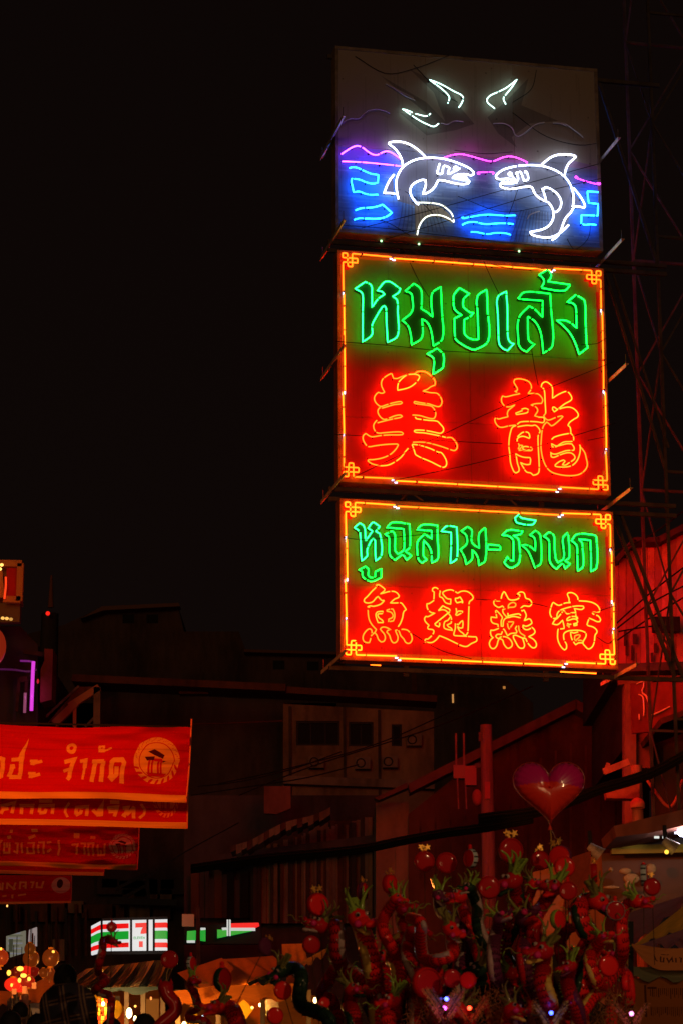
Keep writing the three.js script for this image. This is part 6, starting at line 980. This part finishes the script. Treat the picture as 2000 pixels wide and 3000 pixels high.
{ // added bale on a pole, dark filler for the shade behind the bunch
  const d = 14.9, c = at(1430, 2950, d), o = thing('added_dark_bundle', 'added dark straw bundle on a pole, filling in shade behind the toy bunch', 'dark filler', undefined, V(c.x, 0, -d));
  const g = new THREE.SphereGeometry(1, 48, 30), p = g.attributes.position; for (let i = 0; i < p.count; i++) { const w = 1 + 0.06 * Math.sin(p.getX(i) * 23 + p.getY(i) * 9) + 0.05 * Math.sin(p.getY(i) * 31) + rnd(-0.03, 0.03); p.setXYZ(i, p.getX(i) * 0.72 * w, c.y + p.getY(i) * 0.34 * w, p.getZ(i) * 0.3 * w); } g.computeVertexNormals();
  part(o, 'bale', g, mat(0.05, 0.025, 0.015)); part(o, 'pole', cyl(0.03, 0.035, c.y, 0, c.y / 2, 0), M.wood);
}
{ // the cat-shaped toy
  const d = 14.8, o = thing('inflatable_cat', 'dark red cat-shaped balloon toy with pointed ears and an S-curved body over the tents', 'inflatable toy'), k = d / FOCAL, P = (x, y, z = 0) => at(x, y, d).add(V(0, 0, z));
  part(o, 'body', sweep([P(484, 2892), P(492, 2915), P(512, 2940), P(514, 2962), P(490, 2985), P(465, 3010), P(460, 3060)], (t) => 21 * k * (1 - 0.25 * t), 30, 12), C.deep);
  const c = P(486, 2892); part(o, 'head', new THREE.SphereGeometry(21 * k, 18, 14).scale(1.05, 0.85, 0.9).translate(c.x, c.y, c.z), C.deep);
  for (const x of [472, 502]) { const e = P(x, 2874); part(o, 'ear', new THREE.ConeGeometry(7 * k, 16 * k, 10).translate(e.x, e.y, e.z), C.deep); }
  part(o, 'string', wire([P(495, 2836), P(490, 2850), P(488, 2874)], 0.002), C.bellyGold);
}
{ // the foil balloon riding above the bunch: a plain heart
  const d = 14.6, p = at(1607, 2322, d), R = (100 * d) / FOCAL, o = thing('foil_balloon', 'heart-shaped red foil balloon with magenta lobes floating above the toys on a string', 'balloon', undefined, p);
  const foil = (r, g, b) => phys(r, g, b, { roughness: 0.3, specularIntensity: 0.5, clearcoat: 0.8, clearcoatRoughness: 0.06 });
  const outline = (a) => { const s = Math.sin(a), x = s * s * s, y = (13 * Math.cos(a) - 5 * Math.cos(2 * a) - 2 * Math.cos(3 * a) - Math.cos(4 * a)) / 16; return [x * R * 1.02, (y + 0.12) * R]; };
  const skin = (side, upper) => { const nA = 120, nS = 16, pos = [], idx = []; for (let j = 0; j <= nS; j++) for (let i = 0; i <= nA; i++) { const t = j / nS, [x, y] = outline((i / nA) * Math.PI * 2), w = 1 + 0.02 * t * t * t * Math.sin(i * 1.9), c = 0.36 * R * Math.pow(Math.max(0, 1 - t * t), 0.55) * (1 - 0.25 * Math.exp(-((x * t) ** 2) / (0.02 * R * R)) * (y * t > 0.1 * R ? 1 : 0)) + 0.012 * R * Math.sin(i * 1.9) * t * t; pos.push(x * t * w, y * t * w + 0.02 * R * (1 - t), side * c); }
    for (let j = 0; j < nS; j++) for (let i = 0; i < nA; i++) { const a = j * (nA + 1) + i, b = a + nA + 1; const yc = (pos[a * 3 + 1] + pos[b * 3 + 1]) / 2, xc = Math.abs(pos[b * 3]); if ((yc + xc * 0.15 > 0.3 * R) !== upper) continue; side > 0 ? idx.push(a, b, a + 1, b, b + 1, a + 1) : idx.push(a, a + 1, b, b, a + 1, b + 1); }
    const g = new THREE.BufferGeometry(); g.setAttribute('position', new THREE.Float32BufferAttribute(pos, 3)); g.setIndex(idx); g.computeVertexNormals(); return g; };
  for (const s of [1, -1]) { part(o, 'red_foil', skin(s, false), foil(0.75, 0.03, 0.012)); part(o, 'magenta_foil', skin(s, true), foil(0.5, 0.008, 0.14)); }
  const rim = []; for (let i = 0; i <= 60; i++) { const [x, y] = outline((i / 60) * Math.PI * 2); rim.push(V(x * 1.03, y * 1.03, 0)); }
  part(o, 'seam_rim', sweep(rim, R * 0.018, 120, 5, 0.4), foil(0.5, 0.03, 0.02));
  part(o, 'neck', new THREE.ConeGeometry(R * 0.07, R * 0.2, 10).translate(0, -R * 1.0, 0), foil(0.7, 0.05, 0.03));
  const e = at(1606, 2560, d).sub(p); part(o, 'string', wire([V(0, -R * 1.05, 0), V(0.005, -R * 1.4, 0.01), e], 0.0025), C.bellyGold);
  part(o, 'string_end', wire([V(0, -R * 1.05, 0), V(0.02, -R * 1.2, 0), V(0.03, -R * 1.35, 0.01)], 0.002), C.bellyPale);
}
// light-up tinsel headbands stuck in the bottom of the bunch
[[1306, 2927, [0.6, 0.9, 9], 'tinsel toy with a blue light, highest of the lights low in the bunch'], [1300, 2954, [7, 0.6, 6], 'tinsel toy with a magenta light just under the blue one'], [1373, 2954, [9, 0.35, 0.1], 'tinsel toy with a red light beside fuzzy antlers'], [1612, 2968, [0.4, 0.7, 9], 'tinsel toy with the brightest blue light, below the pink-cheeked dragon'], [1847, 2970, [6, 1.2, 4], 'tinsel toy with a small pink light against the menu board'], [1290, 2926, [0.05, 0.05, 0.5], 'tinsel toy with a faint blue light beside the brighter blue one']].forEach(([x, y, c, label], i) => {
  const d = 12.6 + (i % 2) * 0.2, o = thing('light_up_headband', label, 'light-up toy', undefined, at(x, y, d)), R = 0.011 * (i === 5 ? 0.6 : 1);
  part(o, 'led_bulb', new THREE.SphereGeometry(R, 12, 10).translate(0, 0, 0.02), lit(...c));
  const t = []; for (let b = 0; b < 2; b++) { const s = b ? 1 : -1; for (let j = 0; j < 120; j++) { const u = rnd(), a = rnd(6.283), p = V(s * (0.015 + u * 0.07), -0.06 + u * 0.11, 0), q = p.clone().add(V(Math.cos(a) * 0.02, Math.sin(a) * 0.02, rnd(-0.018, 0.018))); t.push(bar(p, q, 0.0012)); } }
  part(o, 'tinsel', t, i % 2 ? C.bellyGold : mat(0.4, 0.18, 0.06, { roughness: 0.5 })).userData.kind = 'stuff';
  part(o, 'stem', [sweep([V(-0.085, 0.05, 0), V(-0.05, 0, 0), V(0, -0.08, 0), V(0, -0.5, 0)], 0.004, 12, 6), sweep([V(0.085, 0.05, 0), V(0.05, 0, 0), V(0, -0.08, 0)], 0.004, 10, 6)], M.wood);
  const l = new THREE.PointLight(rgb(...c.map((v) => v / 9)), i === 5 ? 0.002 : 0.012); l.position.set(0, 0, 0.045); o.add(l);
});
for (const [x, y, label] of [[1270, 2985, 'brown tinsel bush filling the foot of the bunch below the magenta light'], [1450, 2970, 'dark tinsel bush at the foot of the bunch'], [1780, 2975, 'reddish tinsel bush at the foot of the bunch before the menu board'], [1560, 2990, 'brown tinsel bush at the foot of the bunch around the bright blue light']]) {
  const t = []; for (let j = 0; j < 420; j++) { const a = rnd(6.283), u = Math.pow(rnd(), 0.6) * 0.17, p = at(x, y, 13.1).add(V(Math.cos(a) * u, Math.sin(a) * u * 0.75, rnd(-0.12, 0.05))); t.push(bar(p, p.clone().add(V(rnd(-0.04, 0.04), rnd(-0.04, 0.05), rnd(-0.03, 0.03))), 0.0022)); }
  tag(part(scene, numbered('tinsel_bush'), t, mat(0.3 + rnd(0.15), 0.12, 0.04, { roughness: 0.5 })), label, 'tinsel');
}
// ---------------------------------------------------------------- people
function figure(o, joints, bones, skin, n = 84) { // one continuous body from tapered capsules joined with a smooth minimum
  const b = new THREE.Box3(); for (const [p, r] of Object.values(joints)) { b.expandByPoint(p.clone().addScalar(r + 0.06)); b.expandByPoint(p.clone().addScalar(-r - 0.06)); }
  const c = b.getCenter(V(0, 0, 0)), S = Math.max(...b.getSize(V(0, 0, 0)).toArray()) / 2, mc = new MarchingCubes(n, skin, false, false, 200000), f = mc.field, q = V(0, 0, 0), ab = V(0, 0, 0), ap = V(0, 0, 0);
  for (let k = 0; k < n; k++) for (let j = 0; j < n; j++) for (let i = 0; i < n; i++) {
    q.set((i / n) * 2 - 1, (j / n) * 2 - 1, (k / n) * 2 - 1).multiplyScalar(S).add(c); let s = 0;
    for (const [u, v] of bones) { const [a, ra] = joints[u], [e, re] = joints[v]; ab.subVectors(e, a); ap.subVectors(q, a); const t = Math.min(1, Math.max(0, ap.dot(ab) / Math.max(ab.lengthSq(), 1e-9))); s += Math.exp(-28 * (ap.addScaledVector(ab, -t).length() - ra - (re - ra) * t)); }
    f[k * n * n + j * n + i] = Math.log(Math.max(s, 1e-9)) / 28;
  }
  mc.isolation = 0; mc.update();
  const g = new THREE.BufferGeometry(), m = mc.count ?? mc.geometry.drawRange.count;
  const p = mc.positionArray.slice(0, m * 3), nn = mc.normalArray.slice(0, m * 3); for (let i = 0; i < m; i++) for (let a = 0; a < 3; a++) p[i * 3 + a] = p[i * 3 + a] * S + c.getComponent(a);
  g.setAttribute('position', new THREE.Float32BufferAttribute(p, 3)); g.setAttribute('normal', new THREE.Float32BufferAttribute(nn, 3));
  const uv = new Float32Array(m * 2); for (let i = 0; i < m; i++) { uv[i * 2] = (p[i * 3] - c.x) * 2.4 + 0.5; uv[i * 2 + 1] = (p[i * 3 + 1] - c.y) * 2.4 + 0.5; } g.setAttribute('uv', new THREE.BufferAttribute(uv, 2));
  return part(o, 'body', g, skin);
}
const hairMat = mat(0.012, 0.009, 0.008, { roughness: 0.7 }), skinMat = mat(0.38, 0.2, 0.12, { roughness: 0.6 });
function headOf(o, p, r, hair) { // skull with ears and a close crop of hair, seen from behind
  part(o, 'head', new THREE.SphereGeometry(r, 22, 18).scale(0.92, 1.12, 1).translate(p.x, p.y, p.z), skinMat);
  const h = new THREE.SphereGeometry(r * 1.07, 40, 30, 0, 7, 0, 2.05), q = h.attributes.position; for (let i = 0; i < q.count; i++) { const w = 1 + 0.025 * Math.sin(q.getX(i) * 900) * Math.sin(q.getY(i) * 700 + q.getZ(i) * 800); q.setXYZ(i, q.getX(i) * 0.94 * w, q.getY(i) * 1.1 * w, q.getZ(i) * 1.0 * w); } h.rotateX(0.35); h.computeVertexNormals(); part(o, 'hair', h.translate(p.x, p.y + r * 0.03, p.z), hair);
  for (const s of [-1, 1]) part(o, 'ear', new THREE.SphereGeometry(r * 0.3, 10, 8).scale(0.35, 1, 0.7).translate(p.x + s * r * 0.97, p.y - r * 0.12, p.z), skinMat);
  part(o, 'face', [new THREE.ConeGeometry(r * 0.16, r * 0.4, 8).rotateX(-Math.PI / 2).translate(p.x, p.y - r * 0.1, p.z - r * 1.05), new THREE.SphereGeometry(r * 0.1, 8, 6).translate(p.x - r * 0.33, p.y + r * 0.1, p.z - r * 0.86), new THREE.SphereGeometry(r * 0.1, 8, 6).translate(p.x + r * 0.33, p.y + r * 0.1, p.z - r * 0.86)], skinMat);
}
{ // boy riding on a grown-up's shoulders
  const d = 16, k = d / FOCAL, H = at(193, 2866, d), o = thing('person', 'boy seen from behind in a dark plaid shirt, riding above the crowd', 'person');
  const plaid = canvas(256, 256, (c, w, h) => { c.fillStyle = 'rgb(26,22,36)'; c.fillRect(0, 0, w, h); for (let i = 0; i < 4; i++) { c.fillStyle = 'rgba(44,26,46,.8)'; c.fillRect(i * 64, 0, 30, h); c.fillRect(0, i * 64, w, 30); c.fillStyle = 'rgba(176,140,90,.5)'; c.fillRect(i * 64 + 8, 0, 6, h); c.fillRect(i * 64 + 20, 0, 6, h); c.fillRect(0, i * 64 + 8, w, 6); c.fillRect(0, i * 64 + 20, w, 6); } });
  plaid.wrapS = plaid.wrapT = THREE.RepeatWrapping; plaid.repeat.set(0.85, 0.85); plaid.rotation = 0.2;
  const at2 = (x, y, z = 0) => at(x, y, d).add(V(0, 0, z)), J = { neck: [at2(194, 2908), 0.04], chest: [at2(200, 2955), 0.085], waist: [at2(200, 3050), 0.08], hip: [at2(200, 3085), 0.09], ls: [at2(160, 2942), 0.05], rs: [at2(240, 2938), 0.05], le: [at2(146, 3010, -0.05), 0.036], re: [at2(258, 3006, -0.05), 0.036], lh: [at2(170, 3050, -0.2), 0.028], rh: [at2(226, 3050, -0.2), 0.028], lk: [at2(160, 3110, -0.22), 0.06], rk: [at2(240, 3110, -0.22), 0.06], lf: [at2(160, 3230, -0.2), 0.04], rf: [at2(240, 3230, -0.2), 0.04] };
  figure(o, J, [['neck', 'chest'], ['chest', 'waist'], ['waist', 'hip'], ['chest', 'ls'], ['chest', 'rs'], ['ls', 'neck'], ['rs', 'neck'], ['ls', 'le'], ['rs', 're'], ['le', 'lh'], ['re', 'rh'], ['hip', 'lk'], ['hip', 'rk'], ['lk', 'lf'], ['rk', 'rf']], new THREE.MeshStandardMaterial({ map: plaid, roughness: 0.95 }));
  part(o, 'neck', sweep([at2(193, 2888), at2(194, 2905), at2(195, 2918)], 0.042, 6, 12), skinMat);
  part(o, 'collar', new THREE.TorusGeometry(0.048, 0.014, 8, 18).rotateX(1.3).translate(...at2(195, 2914).toArray()), mat(0.05, 0.03, 0.06));
  headOf(o, H, 0.077, hairMat);
}
const stand = (label, px, top, d, r, shirt, dz = 0) => { // standing grown-up, only the crown of the head reaches into the picture
  const o = thing('person', label, 'person'), T = at(px, top, d), h = T.y, q = (x, y, z = 0) => V(T.x + x, y, -d + z), c = mat(...shirt);
  const J = { neck: [q(0, h - 0.25), 0.05], chest: [q(0, h - 0.45), 0.13], waist: [q(0, h - 0.75), 0.12], ls: [q(-0.19, h - 0.36), 0.06], rs: [q(0.19, h - 0.36), 0.06], le: [q(-0.25, h - 0.65), 0.045], re: [q(0.25, h - 0.65), 0.045], lh: [q(-0.24, h - 0.9, -0.06), 0.035], rh: [q(0.24, h - 0.9, -0.06), 0.035], ll: [q(-0.1, h * 0.5), 0.09], rl: [q(0.1, h * 0.5), 0.09], lk: [q(-0.11, h * 0.27), 0.06], rk: [q(0.11, h * 0.27), 0.06], lf: [q(-0.11, 0.05), 0.045], rf: [q(0.11, 0.05), 0.045] };
  figure(o, J, [['neck', 'chest'], ['chest', 'waist'], ['ls', 'rs'], ['ls', 'neck'], ['rs', 'neck'], ['ls', 'le'], ['rs', 're'], ['le', 'lh'], ['re', 'rh'], ['waist', 'll'], ['waist', 'rl'], ['ll', 'lk'], ['rl', 'rk'], ['lk', 'lf'], ['rk', 'rf']], c, 60);
  headOf(o, q(0, h - r * 1.15), r, hairMat);
};
stand('dark-haired head rising at the picture edge beside the cat-shaped toy', 425, 2970, 17, 0.078, [0.03, 0.03, 0.04]);
stand('dark head low between the tall white bulb and the boy in plaid', 328, 2984, 16.5, 0.078, [0.05, 0.03, 0.03]);
stand('person with an orange-lit shoulder under the pink sheet', 62, 2936, 21, 0.068, [0.35, 0.12, 0.03]);
stand('dark head in front of the lantern cluster, nearest the picture corner', 34, 2962, 18, 0.08, [0.02, 0.02, 0.02]);
stand('dark head close under the shoulder of the boy in plaid', 112, 2970, 17.5, 0.078, [0.03, 0.02, 0.02]);
stand('grown-up carrying the boy in plaid on the shoulders', 200, 3066, 15.9, 0.09, [0.04, 0.04, 0.05]);

renderer.render(scene, camera);
